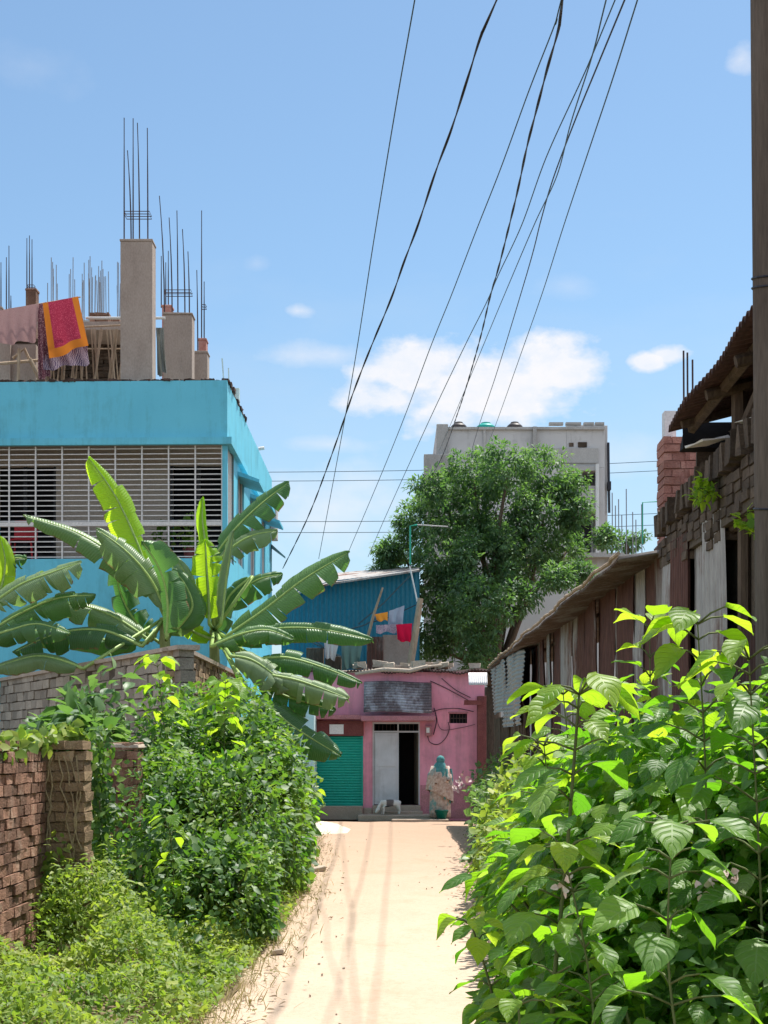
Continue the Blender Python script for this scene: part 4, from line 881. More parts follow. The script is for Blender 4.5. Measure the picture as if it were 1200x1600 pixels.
# stepped brick work above the tin, top rising towards the camera
yy = 14.2
while yy > 8.2:
    k = (14.2 - yy) / 6.0; top = 3.60 + .13 * k + random.uniform(-.05, .03)
    z = 3.22 + .22 * random.random()
    while z < top:
        m.obox((RX + random.uniform(-.014, .008), yy - .12, z), (0, 1, 0), (1, 0, 0), (0, 0, 1), .115 + random.uniform(-.02, .0), .12, .034, j=.004)
        z += .078
    yy -= .245
m.build('broken_wall', M['brick_dark'], t)
m = MB(); m.box(RX + .04, RX + .14, 8.0, 14.2, 0, 3.5); m.box(RX - .105, RX + .039, 8.2, 14.15, 3.3, 3.56, j=.01); m.build('wall_core', M['mortar'], t)
m = MB(); yy = 14.1
while yy > 8.2:
    k = (14.2 - yy) / 6.0; m.obox((RX - .02 + random.uniform(-.03, .03), yy, 3.70 + .15 * k), (0, 1, random.uniform(-.1, .1)), (1, 0, 0), (0, 0, 1), .05, .15, .10, j=.012); yy -= random.uniform(.13, .2)
m.build('soldier_course', M['brick_dark'], t)
# pinkish brick chimney like stack
m = MB(); lay_wall(m, (X_(1038, 14.6), 14.6, 2.6), (1, 0, 0), .32, Z_(684, 14.6) - 2.6, .4, j=.008, bl=.16, bh=.078); core(m, (X_(1038, 14.6), 14.6, 2.6), (1, 0, 0), .32, Z_(684, 14.6) - 2.6, .4)
lay_wall(m, (X_(1038, 14.6) + .2, 14.99, 2.6), (0, -1, 0), .4, Z_(684, 14.6) - 2.6, .19, j=.008, bl=.16, bh=.078)
m.build('brick_stack', M['brick_pink'], t)
m = MB(); m.box(X_(1040, 14.7), X_(1058, 14.7), 14.75, 14.9, Z_(686, 14.7), Z_(640, 14.7)); m.build('plaster_patch', M['tin_pale'], t); m = MB(); m.box(X_(1043, 14.4), X_(1053, 14.4), 14.3, 14.5, Z_(850, 14.4), Z_(812, 14.4), j=.01); m.build('plaster_patch', M['tin_pale'], t)
# tin roof seen from below, jagged edge
m = MB()
def rr(u, v):
    y = 12.9 - u * 4.9; per = .11
    x = 2.29 + v * 2.2 ; z = 4.335 + .17 * u + .03 * (1.6 * abs(math.sin(u * 4.9 / per * 3.14)) - .8) + v * .55 + .05 * math.sin(u * 9) * v
    if v == 0: x += .02 * math.sin(y * 3)
    return (x, y, z)
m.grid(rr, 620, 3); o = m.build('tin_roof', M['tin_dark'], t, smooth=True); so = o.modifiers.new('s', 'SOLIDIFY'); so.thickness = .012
m = MB()
for yy in (12.6, 11.6, 10.6, 9.6, 8.8): m.tube([(2.36, yy, 4.32), (4.3, yy, 4.82)], .045, 6)
m.tube([(2.5, 12.85, 4.33), (2.5, 8.1, 4.5)], .045, 6); m.tube([(3.2, 12.85, 4.55), (3.2, 8.1, 4.7)], .045, 6)
m.tube([(2.62, 11.6, 3.6), (2.62, 11.65, 4.45)], .06, 6); m.tube([(2.62, 12.6, 3.7), (2.64, 10.2, 4.5)], .045, 6); m.tube([(2.64, 13.0, 3.6), (2.66, 10.4, 4.2)], .03, 6); m.tube([(2.62, 9.6, 3.6), (2.62, 9.6, 4.5)], .055, 6)
m.build('roof_timber', M['wood'], t)
m = MB()
for (yy, z, w_, hh, ti) in ((12.2, 4.12, .5, .2, .1), (11.0, 4.3, .75, .18, .1), (11.3, 4.05, .5, .22, -.3), (10.2, 4.22, .6, .2, .05), (9.7, 4.42, .5, .2, .2), (10.4, 3.95, .5, .25, .3)):
    m.obox((2.75 + random.uniform(0, .15), yy, z), (0, 1, ti), (.7, 0, .7), (.6, 0, -.7), w_ * .5, .015, hh * .6, j=.02)
m.build('loose_board', M['polewood'], t)
m = MB(); m.obox((2.5, 12.3, 4.1), (0, 1, .12), (1, 0, .1), (0, -.1, 1), .42, .1, .008, j=.02); m.build('torn_sheet', M['tin_pale'], t); m = MB(); m.obox((2.62, 11.0, 4.02), (0, 1, .1), (1, 0, .1), (0, -.1, 1), .3, .1, .008, j=.02); m.build('torn_sheet', M['tin_pale'], t)
m = MB(); m.box(2.95, 3.0, 8, 13.4, 0, 4.52); m.build('inner_wall', M['dark'], t)  # inner wall in near-black, under-roof shade put into its colour
m = MB(); m.box(2.6, 4.2, 13.2, 13.3, 3.3, 4.22, j=.02); m.build('end_wall', M['brick_dark'], t)
m = MB(); m.box(2.47, 4.2, 13.05, 13.18, 4.2, 4.42, j=.02); m.build('end_shade_fill', M['dark'], t)  # near-black box closing the gap under the roof, shade as colour
for x, yt, D in ((1070, 548, 20), (1074, 550, 20), (1082, 562, 20)):
    pass
m = MB()
for x, yt in ((1068, 548), (1074, 551), (1082, 562)): m.tube([P(x + 1, 720, 22), P(x, yt, 22)], .014, 5)
m.box(X_(1062, 22), X_(1090, 22), 22, 22.3, 0, Z_(700, 22)); tag(m.build('rebar_column', M['rebar']), 'three thin rebars rising behind the jagged tin roof', 'rebar')
# little weeds growing out of the brick wall
def wall_weed(p, n, s, label):
    q = thing('wall_weed', label, 'plant', p); L = Leaves(); mm = MB()
    for i in range(n):
        d = Vector((random.uniform(-1, .2), random.uniform(-1, 1), random.uniform(-.2, 1))).normalized(); e = Vector(p) + d * s * random.uniform(.5, 1); mm.tube([p, (Vector(p) + e) / 2 + Vector((0, 0, .02)), e], .003, 4)
        for k in range(6): L.add(np.array(e) + rng.normal(size=3) * .025, rng.normal(size=3) + np.array([-.3, 0, .2]), (0, -.5, 1), random.uniform(.05, .09), MED)
    mm.build('stem', M['stem'], q); L.build('foliage', M['leaf_young'], q)
wall_weed(P(1110, 778, 11.5), 16, .17, 'yellow green weed sprouting from the dark brick wall above grey tin')
wall_weed(P(1182, 822, 9.8), 8, .13, 'small pale weed sprouting from the ruined wall beside the pole')

# ------------------------------------------------------------------ utility pole at the right edge
q = thing('utility_pole', 'tall weathered utility pole standing at the right edge of the picture', 'utility pole', (2.03, 8, 0))
m = MB(); m.tube([(2.03 - .012 * z_, 8, z_) for z_ in np.linspace(0, 8.6, 18)], [.125 - .004 * z_ for z_ in np.linspace(0, 8.6, 18)], 18); m.build('shaft', M['polewood'], q, smooth=True)
m = MB()
for z_ in (2.9, 4.05, 4.1): m.tube([(2.03 - .012 * z_ + (.128 - .004 * z_) * math.cos(a), 8 + (.128 - .004 * z_) * math.sin(a), z_ + .02 * math.sin(a)) for a in np.linspace(0, 6.28, 20)], .006, 5)
m.build('wire_band', M['cable'], q)
m = MB(); m.box(.9, 2.9, 7.86, 7.94, 8.05, 8.17); m.build('crossarm', M['wood'], q)

# ------------------------------------------------------------------ overhead cables
def catmull(pts, n=8):
    out = []
    for i in range(len(pts) - 1):
        p0, p1, p2, p3 = pts[max(i - 1, 0)], pts[i], pts[i + 1], pts[min(i + 2, len(pts) - 1)]
        for s in range(n):
            k = s / n; out.append(.5 * ((2 * p1) + (p2 - p0) * k + (2 * p0 - 5 * p1 + 4 * p2 - p3) * k * k + (-p0 + 3 * p1 - 3 * p2 + p3) * k ** 3))
    out.append(pts[-1]); return out
def cable(px, Dn, Df, r, label, twist=False, mat='cable'):
    y0, y1 = px[0][1], px[-1][1]; pts = []
    for x, y in px:
        s = (y - y0) / (y1 - y0); D = 1 / ((1 - s) / Dn + s / Df); pts.append(P(x, y, D))
    d = (pts[0] - pts[1]).normalized()
    e = pts[0] + d * 4.0; pts = [e] + pts
    pts = catmull(pts, 10); m = MB(); r = r * .82
    if twist:
        # two strands wound loosely round each other
        cum = 0; A = []; B_ = []
        for i, p in enumerate(pts):
            if i: cum += (p - pts[i - 1]).length
            t = (pts[min(i + 1, len(pts) - 1)] - pts[max(i - 1, 0)]).normalized(); n1 = t.orthogonal().normalized(); n1 = Vector((1, 0, 0)) - t * t.x; n1.normalize(); n2 = t.cross(n1)
            a = cum * 3.6; o_ = (n1 * math.cos(a) + n2 * math.sin(a)) * r * .9; A.append(p + o_); B_.append(p - o_)
        m.tube(catmull(A, 2), r, 6); m.tube(catmull(B_, 2), r, 6)
    else: m.tube(pts, r, 6)
    return tag(m.build('overhead_cable', M[mat], smooth=True), label, 'cable', 'overhead cables')
cable([(648, 0), (618, 170), (585, 370), (545, 620), (498, 873)], 12, 32, .007, 'thin cable farthest left at the top of the sky', mat='cable_teal')
cable([(776, 0), (752, 55), (732, 118), (705, 203), (680, 270), (653, 352), (631, 410), (611, 467), (581, 539), (551, 616), (520, 706), (482, 806), (442, 888)], 12, 30, .008, 'thick twisted cable, left of two, running down towards the banana plants', True)
cable([(877, 0), (868, 35), (826, 143), (782, 264), (743, 363), (705, 462), (672, 544), (631, 654), (590, 755), (542, 868)], 12, 34, .007, 'thin cable crossing the sky just left of the right-hand twisted cable', mat='cable_teal')
cable([(879, 0), (873, 44), (856, 104), (840, 165), (823, 231), (809, 297), (793, 363), (779, 418), (765, 467), (752, 522), (735, 583), (716, 643), (690, 715), (665, 760)], 12, 46, .0085, 'thick twisted cable, right of two, ending in the big tree', True)
cable([(947, 0), (925, 88), (892, 192), (870, 275), (837, 346), (804, 423), (760, 528), (710, 649), (686, 705)], 12.5, 48, .008, 'cable leftmost of the bundle of three at upper right', mat='cable_teal')
cable([(961, 0), (928, 80), (908, 126), (853, 247), (815, 352), (779, 429), (760, 473), (727, 539), (672, 654), (610, 790), (575, 870)], 12.5, 36, .007, 'cable middle of the bundle of three at upper right', mat='cable_teal')
cable([(976, 0), (933, 104), (897, 192), (864, 280), (845, 345), (824, 425), (776, 583), (752, 654), (738, 700)], 12.5, 50, .0095, 'cable rightmost of the bundle of three at upper right')
cable([(996, 0), (958, 121), (925, 220), (881, 352), (848, 456), (815, 550), (777, 657), (760, 700)], 13, 50, .0085, 'single cable farthest right at the top of the sky', mat='cable_teal')
for i, (ya, yb, lab) in enumerate(((738, 718, 'uppermost of the four thin horizontal wires beyond the big tree'), (752, 733, 'second of the four thin horizontal wires beyond the big tree'), (815, 800, 'third of the four thin horizontal wires beyond the big tree'), (832, 818, 'lowest of the four thin horizontal wires beyond the big tree'))):
    m = MB(); m.tube([P(380 + 700 * s, ya + (yb - ya) * s + 5 * math.sin(math.pi * s), 71) for s in np.linspace(0, 1, 14)], .016, 4); tag(m.build('distant_wire', M['cable_teal']), lab, 'wire', 'distant horizontal wires')

# ------------------------------------------------------------------ big tree
q = thing('mango_tree', 'large dense dark green tree in front of the grey block', 'tree', (X_(765, 44), 44, 0))
m = MB()
def limb(a, b, ra, rb, bend=.3):
    a, b = Vector(a), Vector(b); mid = (a + b) / 2 + Vector((random.uniform(-bend, bend), random.uniform(-bend, bend), random.uniform(0, bend)))
    pts = catmull([a, mid, b], 5); m.tube(pts, [ra + (rb - ra) * i / (len(pts) - 1) for i in range(len(pts))], 8)
base = Vector((X_(765, 44), 44, 0)); fork = base + Vector((.1, 0, 3.4)); limb(base, fork, .32, .24, .1)
blobs = [(795, 733, 46), (740, 748, 48), (850, 742, 44), (700, 790, 50), (775, 800, 60), (850, 805, 52), (900, 800, 26), (655, 815, 36), (628, 862, 32), (603, 862, 14), (690, 870, 52), (760, 880, 56), (830, 880, 52), (885, 862, 32), (690, 930, 44), (745, 955, 52), (812, 935, 30), (868, 905, 20), (695, 990, 36), (742, 1015, 34), (945, 840, 16), (640, 930, 24), (665, 1010, 34), (720, 975, 40), (730, 920, 40), (800, 850, 50), (740, 840, 50), (672, 765, 26), (890, 760, 26), (600, 885, 16), (905, 895, 18)]
L = Leaves(); seeds = []
for (x, y, r) in blobs:
    D = 43.6 + random.uniform(-1.2, 1.2); c = P(x, y, D - (1.0 if y > 900 else 0)); rad = r / F * D
    if r > 30: limb(fork, c, .11, .03, .4)
    nc = int(18 + rad * rad * 56)
    for k in range(nc):
        d = rdir(1)[0]; rr_ = rad * (.35 + .72 * random.random() ** .5); cc = np.array(c) + d * rr_ * np.array([1, 1.15, .95]); cr = random.uniform(.14, .34)
        n = int(46 * (cr / .3) ** 1.3) + 12; cshade = .15 + .65 * random.random(); dd = rdir(n); p_ = cc + dd * cr * (.4 + .6 * rng.random((n, 1))) * np.array([1, 1, .75])
        ax = dd * 1.1 + np.array([0, 0, -.25]) + rdir(n) * .6; nr_ = dd * .5 + np.array([.1, .05, .9]) + rdir(n) * .4
        L.add(p_, ax, nr_, rng.uniform(.09, .16, n), TRE, np.clip(cshade + rng.normal(0, .16, n), 0, 1))
m.build('trunk', M['bark'], q, smooth=True); L.build('crown', M['leaf_tree'], q)

# ------------------------------------------------------------------ banana plants
def banana_leaf(root, pts, width, nh, mat, tear=.25, fold=.35, petiole=None, rnd=None, tip=.9, seed=None):
    pts = [Vector(p) for p in pts]; cv = catmull(pts, 12); N = len(cv); m = MB(); nh = Vector(nh).normalized()
    cum = [0]
    for i in range(1, N): cum.append(cum[-1] + (cv[i] - cv[i - 1]).length)
    T = [c / cum[-1] for c in cum]
    def at(s):
        s = max(0, min(1, s))
        for i in range(N - 1):
            if s <= T[i + 1]:
                k = (s - T[i]) / max(1e-9, T[i + 1] - T[i]); p = cv[i].lerp(cv[i + 1], k); t = (cv[min(i + 2, N - 1)] - cv[max(i - 1, 0)]).normalized(); return p, t
        return cv[-1], (cv[-1] - cv[-2]).normalized()
    rnd = random.random() if rnd is None else rnd
    for side in (-1, 1):
        s = .06; odd = random.random() * 6
        while s < .995:
            ln = random.uniform(.1, .32) if random.random() > tear else random.uniform(.035, .09)
            notch = random.choice((.002, .006, .012, .03, .05)) * (tear > .1); s2 = min(1, s + ln); nseg = max(2, int((s2 - s) * 34)); droop = min(1.5, fold * (random.uniform(.5, 1.6) if random.random() > tear else random.uniform(1.4, 2.4))); fwd = random.uniform(-.05, .12) * tear * 2
            if tear < .12: droop = fold
            vs = []; uvs = []; short = 1 - random.random() ** 2 * .22 * (tear > .1)
            for i in range(nseg + 1):
                st = s + (s2 - s) * i / nseg; p, t_ = at(st); sv = t_.cross(nh).normalized() * side; nn = (sv.cross(t_) * side).normalized()
                if nn.dot(nh) < 0: nn = -nn
                prof = min(1, (st / .22)) ** .6 * (1 - max(0, (st - .55) / .45) ** 2.4) ** .6
                hw_ = width * .5 * max(.03, prof) * short * (1 + .07 * math.sin(st * 9 + odd) + .03 * math.sin(st * 31 + odd * 2))
                if tear > .15 and (i == 0 or i == nseg): hw_ *= .97
                for j in range(6):
                    a = j / 5; ang = droop * a * 1.0; ww = hw_ * a
                    q_ = p + sv * (ww * math.cos(ang)) - nn * (ww * math.sin(ang)) + nn * .03 * math.sin(a * 3.1) + t_ * (ww * (.14 + fwd) + (notch if i == 0 else -notch if i == nseg else 0) * a * a) + nn * (.006 * math.sin(st * 60 + side) * a)
                    vs.append(q_); uvs.append((.5 + side * a * .5, st))
            m.add(vs, [(i * 6 + j, (i + 1) * 6 + j, (i + 1) * 6 + j + 1, i * 6 + j + 1) for i in range(nseg) for j in range(5)], min(1, max(0, rnd + random.uniform(-.15, .15))), uvs)
            s = s2
    lf = m.build('leaf', M[mat], root, smooth=True)
    rb = MB(); pp = ([Vector(petiole)] if petiole else []) + cv
    rb.tube(pp, [.028 - .021 * i / (len(pp) - 1) for i in range(len(pp))], 7); rb.build('midrib', M['midrib'], lf, smooth=True)
def bl(root, crown, px, width_px, mat='banana', nh=(0, -.75, .65), tear=.25, fold=.35, D=23.0, rnd=None):
    pts = []
    for q_ in px: pts.append(P(q_[0], q_[1], q_[2] if len(q_) > 2 else D))
    banana_leaf(root, pts, width_px / F * D * (1.0 if 'young' in mat else 1.16), nh, mat, tear, fold, crown, rnd)
def pstem(root, px0, D, ytop, r=.13):
    x, _, _ = P(px0, 1000, D); zt = Z_(ytop, D); m = MB(); m.tube([(x + .03 * math.sin(z_), D, z_) for z_ in np.linspace(0, zt, 12)], [r * (1.15 - .6 * i / 11) for i in range(12)], 14); m.build('pseudostem', M['pseudostem'], root, smooth=True)
    return Vector((x, D, zt))
A = thing('banana_plant', 'banana plant with one bright upright leaf before the veranda grille', 'banana plant', (X_(258, 23), 23, 0))
ca = pstem(A, 258, 23, 965)
bl(A, ca, [(240, 925), (215, 850), (180, 775), (138, 714)], 66, 'banana_young', (.45, -1, .15), .16, .4, rnd=.7)
bl(A, ca, [(250, 940), (195, 880), (120, 832), (36, 806)], 52, 'banana_pale', (-.15, -.6, .9), .12, .7)
bl(A, ca, [(262, 960), (235, 905), (198, 862), (150, 826)], 74, 'banana_pale', (.2, -.8, .6), .3, .75, D=22.6)
bl(A, ca, [(260, 1000), (262, 940), (250, 890), (222, 845)], 60, 'banana', (-.5, -.8, .1), .3, .6, D=22.4)
bl(A, ca, [(235, 1002), (180, 965), (120, 945), (60, 948)], 62, 'banana_pale', (-.05, -.7, .8), .35, .7)
bl(A, ca, [(222, 1010), (160, 985), (90, 990), (20, 1020)], 60, 'banana', (-.1, -.7, .7), .3, .9, D=22.6)
bl(A, ca, [(230, 1005), (160, 1000), (90, 985), (10, 990)], 50, 'banana', (0, -.5, .8), .3, .8, D=23.6)
bl(A, ca, [(130, 1045), (90, 1030), (50, 1026), (-15, 1045)], 40, 'banana_pale', (0, -.6, .8), .1, .8, D=22.2)
bl(A, ca, [(275, 985), (300, 950), (290, 915), (270, 890)], 44, 'banana', (.3, -.9, .3), .1, .5)
bl(A, ca, [(262, 960), (285, 925), (290, 900), (272, 870)], 30, 'banana_pale', (.3, -.9, .3), .1, .5, D=23.2)
bl(A, ca, [(262, 1000), (280, 965), (300, 935), (330, 905)], 60, 'banana_pale', (-.3, -.8, .4), .3, .6, D=23.3)
bl(A, ca, [(250, 1005), (215, 975), (190, 930), (178, 880)], 52, 'banana', (-.4, -.8, .4), .3, .6, D=23.6)
Bp = thing('banana_plant', 'banana plant with furled spear leaf and wide leaves drooping over the compound wall', 'banana plant', (X_(335, 23.6), 23.6, 0))
cb2 = pstem(Bp, 335, 23.6, 985)
bl(Bp, cb2, [(322, 880), (320, 845), (316, 810), (317, 776)], 26, 'banana_young', (.4, -1, .0), .0, 1.0, rnd=.2, D=23.4)
bl(Bp, cb2, [(327, 975), (326, 930), (323, 885), (321, 842)], 60, 'banana_young', (.0, -1, .15), .15, .45, rnd=.3, D=23.2)
bl(Bp, cb2, [(328, 880), (365, 830), (405, 790), (452, 753)], 58, 'banana', (-.35, -.8, .5), .2, .4, D=24)
bl(Bp, cb2, [(338, 880), (370, 850), (400, 835), (434, 830)], 44, 'banana_pale', (-.1, -.8, .6), .15, .6, D=23.8)
bl(Bp, cb2, [(343, 950), (375, 925), (405, 905), (442, 897)], 46, 'banana', (-.2, -.8, .6), .2, .5, D=24)
bl(Bp, cb2, [(352, 995), (410, 955), (475, 905), (547, 862)], 66, 'banana', (-.3, -.85, .45), .2, .35, D=23)
bl(Bp, cb2, [(345, 1005), (410, 985), (490, 982), (583, 1000)], 46, 'banana', (.0, -.8, .6), .15, .6, D=22.6)
bl(Bp, cb2, [(330, 1010), (380, 990), (420, 985), (460, 1000)], 44, 'banana', (-.1, -.8, .6), .2, .7, D=22.3)
bl(Bp, cb2, [(400, 1030), (450, 1028), (510, 1045), (566, 1068)], 44, 'banana', (.1, -.8, .6), .35, .6, D=22.3)
bl(Bp, cb2, [(360, 1025), (390, 1030), (420, 1048), (452, 1078)], 56, 'banana_pale', (.3, -.8, .5), .15, .5, D=21.8)
bl(Bp, cb2, [(420, 1055), (460, 1062), (500, 1075), (545, 1092)], 56, 'banana_pale', (.2, -.8, .6), .3, .5, D=21.8)
bl(Bp, cb2, [(400, 1062), (440, 1085), (480, 1098), (525, 1110)], 44, 'banana', (.1, -.9, .4), .2, .5, D=22)
bl(Bp, cb2, [(385, 1085), (425, 1110), (465, 1140), (533, 1182)], 62, 'banana', (.5, -.8, .3), .55, .5, D=21.6, rnd=.1)
bl(Bp, cb2, [(400, 1100), (420, 1120), (440, 1148), (450, 1178)], 56, 'banana', (.5, -.8, .1), .5, .5, D=22, rnd=.0)
bl(Bp, cb2, [(345, 975), (352, 910), (358, 870), (364, 828)], 20, 'banana_pale', (.8, -.6, .1), .0, 1.2, D=23)
bl(Bp, cb2, [(335, 1000), (300, 985), (290, 960), (285, 930)], 46, 'banana_young', (.2, -.9, .3), .2, .5, rnd=0.1, D=23.4)
bl(Bp, cb2, [(395, 900), (360, 930), (345, 965), (330, 1000)], 38, 'banana', (.1, -.8, .5), .3, .6, D=23.8)
Cp = thing('banana_plant', 'banana plant partly outside the left edge with ragged drooping leaves', 'banana plant', (X_(-30, 22.5), 22.5, 0))
cc2 = pstem(Cp, -30, 22.5, 985)
bl(Cp, cc2, [(-8, 945), (4, 910), (8, 875), (0, 838)], 34, 'banana_young', (.3, -1, .1), .05, .3, rnd=.8, D=22.5)
bl(Cp, cc2, [(-20, 950), (30, 915), (80, 895), (128, 878)], 62, 'banana_pale', (-.1, -.75, .65), .5, .6, D=22.2)
bl(Cp, cc2, [(-20, 990), (30, 960), (90, 935), (150, 930)], 58, 'banana', (-.1, -.75, .65), .45, .7, D=22.4)
bl(Cp, cc2, [(-10, 890), (10, 880), (26, 872), (42, 874)], 34, 'banana', (0, -.8, .5), .2, .4, D=22.6)
bl(Cp, cc2, [(-30, 1000), (15, 985), (60, 975), (110, 990)], 52, 'banana', (0, -.7, .7), .3, .8, D=22.0)

# ------------------------------------------------------------------ vegetation, left side
def stems(root, spec, r=.01, mat='stem'):
    m = MB()
    for a, b in spec:
        a, b = Vector(a), Vector(b); mid = (a + b) / 2 + Vector((random.uniform(-.1, .1), random.uniform(-.1, .1), 0)); pts = catmull([a, mid, b], 5)
        m.tube(pts, [r * (1 - .6 * i / (len(pts) - 1)) for i in range(len(pts))], 6)
    return m.build('stem', M[mat], root, smooth=True)
def shrub(name, label, ells, n, size, tm, mat, inner=.55, amp=.3, jit=.5, up=.7, group=None, droop=.35, cat='shrub'):
    c0 = ells[0][0]; q = thing(name, label, cat, (c0[0], c0[1], 0), group); L = Leaves(); sp = []
    vol = sum(e[1][0] * e[1][2] + e[1][1] * e[1][2] for e in ells)
    for c, r in ells:
        k = int(n * (r[0] * r[2] + r[1] * r[2]) / vol); mass(L, c, r, k, size, tm, inner, droop, up, jit, amp, 26)
        # ragged shoots standing out of the mass
        for i in range(10):
            d = rdir(1)[0]; d[2] = abs(d[2]) * .8 + .1; e = np.array(c) + d * np.array(r) * 1.12; b = np.array(c) + d * np.array(r) * .6
            sp.append((b, e)); kk = 9; pts_ = b + (e - b) * np.linspace(.3, 1, kk)[:, None]
            L.add(pts_, rdir(kk) + d * .4, np.array([0, 0, .8]) + rdir(kk) * .3, size * rng.uniform(.7, 1.2, kk), tm)
        for i in range(8):
            sp.append(((c[0] + random.uniform(-.3, .3) * r[0], c[1] + random.uniform(-.4, .4) * r[1], 0), (c[0] + random.uniform(-.8, .8) * r[0], c[1] + random.uniform(-.8, .8) * r[1], c[2] + r[2] * random.uniform(.3, .8))))
    L.build('foliage', M[mat], q); stems(q, sp, .012)
    return q
shrub('shrub', 'dense small-leaved shrub filling the roadside left, nearest to the brick pier', [((-1.78, 14.6, .7), (.68, 1.5, .85)), ((-1.6, 13.4, .4), (.5, .7, .5)), ((-1.4, 12.9, .35), (.42, .8, .5)), ((-2.33, 15.8, 1.15), (.42, .7, .85))], 24000, .07, SML + NAR[:1], 'leaf_weed', .45, .36)
shrub('shrub', 'tall shrub mass below the corner of the block wall, leaning over the path', [((-1.72, 17.2, .95), (.8, 1.6, 1.1)), ((-2.2, 16.6, 1.2), (.42, .8, .7)), ((-1.5, 16.4, 1.3), (.35, .5, .5))], 20000, .08, SML, 'leaf_weed', .45, .36)
shrub('shrub', 'leafy shrub farther up the left verge below the drooping banana leaves', [((-1.72, 21, .65), (.66, 2.0, .7)), ((-2.0, 25, .6), (.66, 1.8, .65))], 14000, .09, SML, 'leaf_weed', .45, .36)
shrub('shrub', 'greyish green shrub showing above the near brick wall', [((-3.15, 15.6, 1.55), (.42, .7, .72)), ((-3.0, 14.8, 1.35), (.25, .4, .5))], 1500, .17, MED, 'leaf_pale', .3, .4)
shrub('shrub', 'thin pale weed clump at the foot of the green shutter wall', [((-1.95, 33.4, .25), (.5, .6, .35))], 1600, .07, SML, 'leaf_pale', .2, .4)
# sprawling low weeds
L = Leaves(); N = 44000
yy = 7.2 + 6.8 * rng.random(N); lx = np.array([edge(v)[0] for v in yy]); d_ = rng.random(N) ** .85; xx = lx + .02 - d_ * (2.62 + lx + .5 * (yy < 9.5)) * 1.0
hh = np.clip((lx - xx) * .55, 0, .75) * (.75 + .35 * np.sin(xx * 5 + yy * 2.2) + .3 * np.sin(yy * 5.1 - xx * 3)) + .05
hh = np.clip(hh, .04, .8); nearw = np.clip((-1.75 - xx) / .5, 0, 1) * np.clip((11.3 - yy) / .7, 0, 1); hh = hh * (1 - .5 * nearw)
zz = .03 + hh * rng.random(N) ** .45
nr_ = rdir(N) * .42 + np.array([.15, -.1, 1.0]); L.add(np.stack([xx, yy, zz], 1), rdir(N) + np.array([.1, -.2, .15]), nr_, .018 + .055 * rng.random(N) ** 1.6, SML + NAR, np.clip(.5 + .35 * np.sin(xx * 4.1 + yy * 1.7) * np.sin(yy * 3.3) + rng.normal(0, .2, N), 0, 1))
for i in range(60):
    y_ = 7.5 + 5.5 * random.random(); l_ = edge(y_)[0]; x_ = l_ - .1 - random.random() * 1.4; h_ = (min(.75, (l_ - x_) * .6) + random.uniform(.12, .3)) * (.35 if x_ < -2.0 and y_ < 11 else 1); kk = 16; tz = np.linspace(.35, 1, kk)
    L.add(np.stack([x_ + .05 * tz, y_ + 0 * tz, h_ * tz], 1), rdir(kk) * [1, 1, .3] + [0, 0, .1], rdir(kk) * .3 + [0, 0, 1], rng.uniform(.04, .085, kk), MED if i % 3 else NAR)
N = 6000; yy = 14 + 19 * rng.random(N); lx = np.array([edge(v)[0] for v in yy]); xx = lx + .05 - .5 * rng.random(N); L.add(np.stack([xx, yy, .03 + .3 * rng.random(N) * np.clip((lx - xx) * 3, .1, 1)], 1), rdir(N), rdir(N) * .5 + np.array([0, 0, 1]), rng.uniform(.03, .07, N), SML)
tag(L.build('weeds', M['leaf_low']), 'low yellowish weeds spreading from the brick wall to the left path rim', 'weeds', kind='stuff')
L = Leaves(); N = 6000; yy = 7.5 + 26 * rng.random(N) ** 1.7
side = rng.random(N) < .72; ed = np.array([edge(v) for v in yy]); xx = np.where(side, ed[:, 0] - .22 * rng.normal(size=N) * .7 + .0, ed[:, 1] + .15 * np.abs(rng.normal(size=N)))
ax = rdir(N) * .7 + np.array([0, 0, .9]); L.add(np.stack([xx, yy, np.zeros(N) + .0], 1), ax, rdir(N), rng.uniform(.04, .13, N), [tmpl_small(.07, .01, .5), tmpl_small(.05, .01, .8)])
tag(L.build('grass', M['leaf_dry']), 'dry straw coloured grass tufts along the rims of the path', 'grass', kind='stuff')
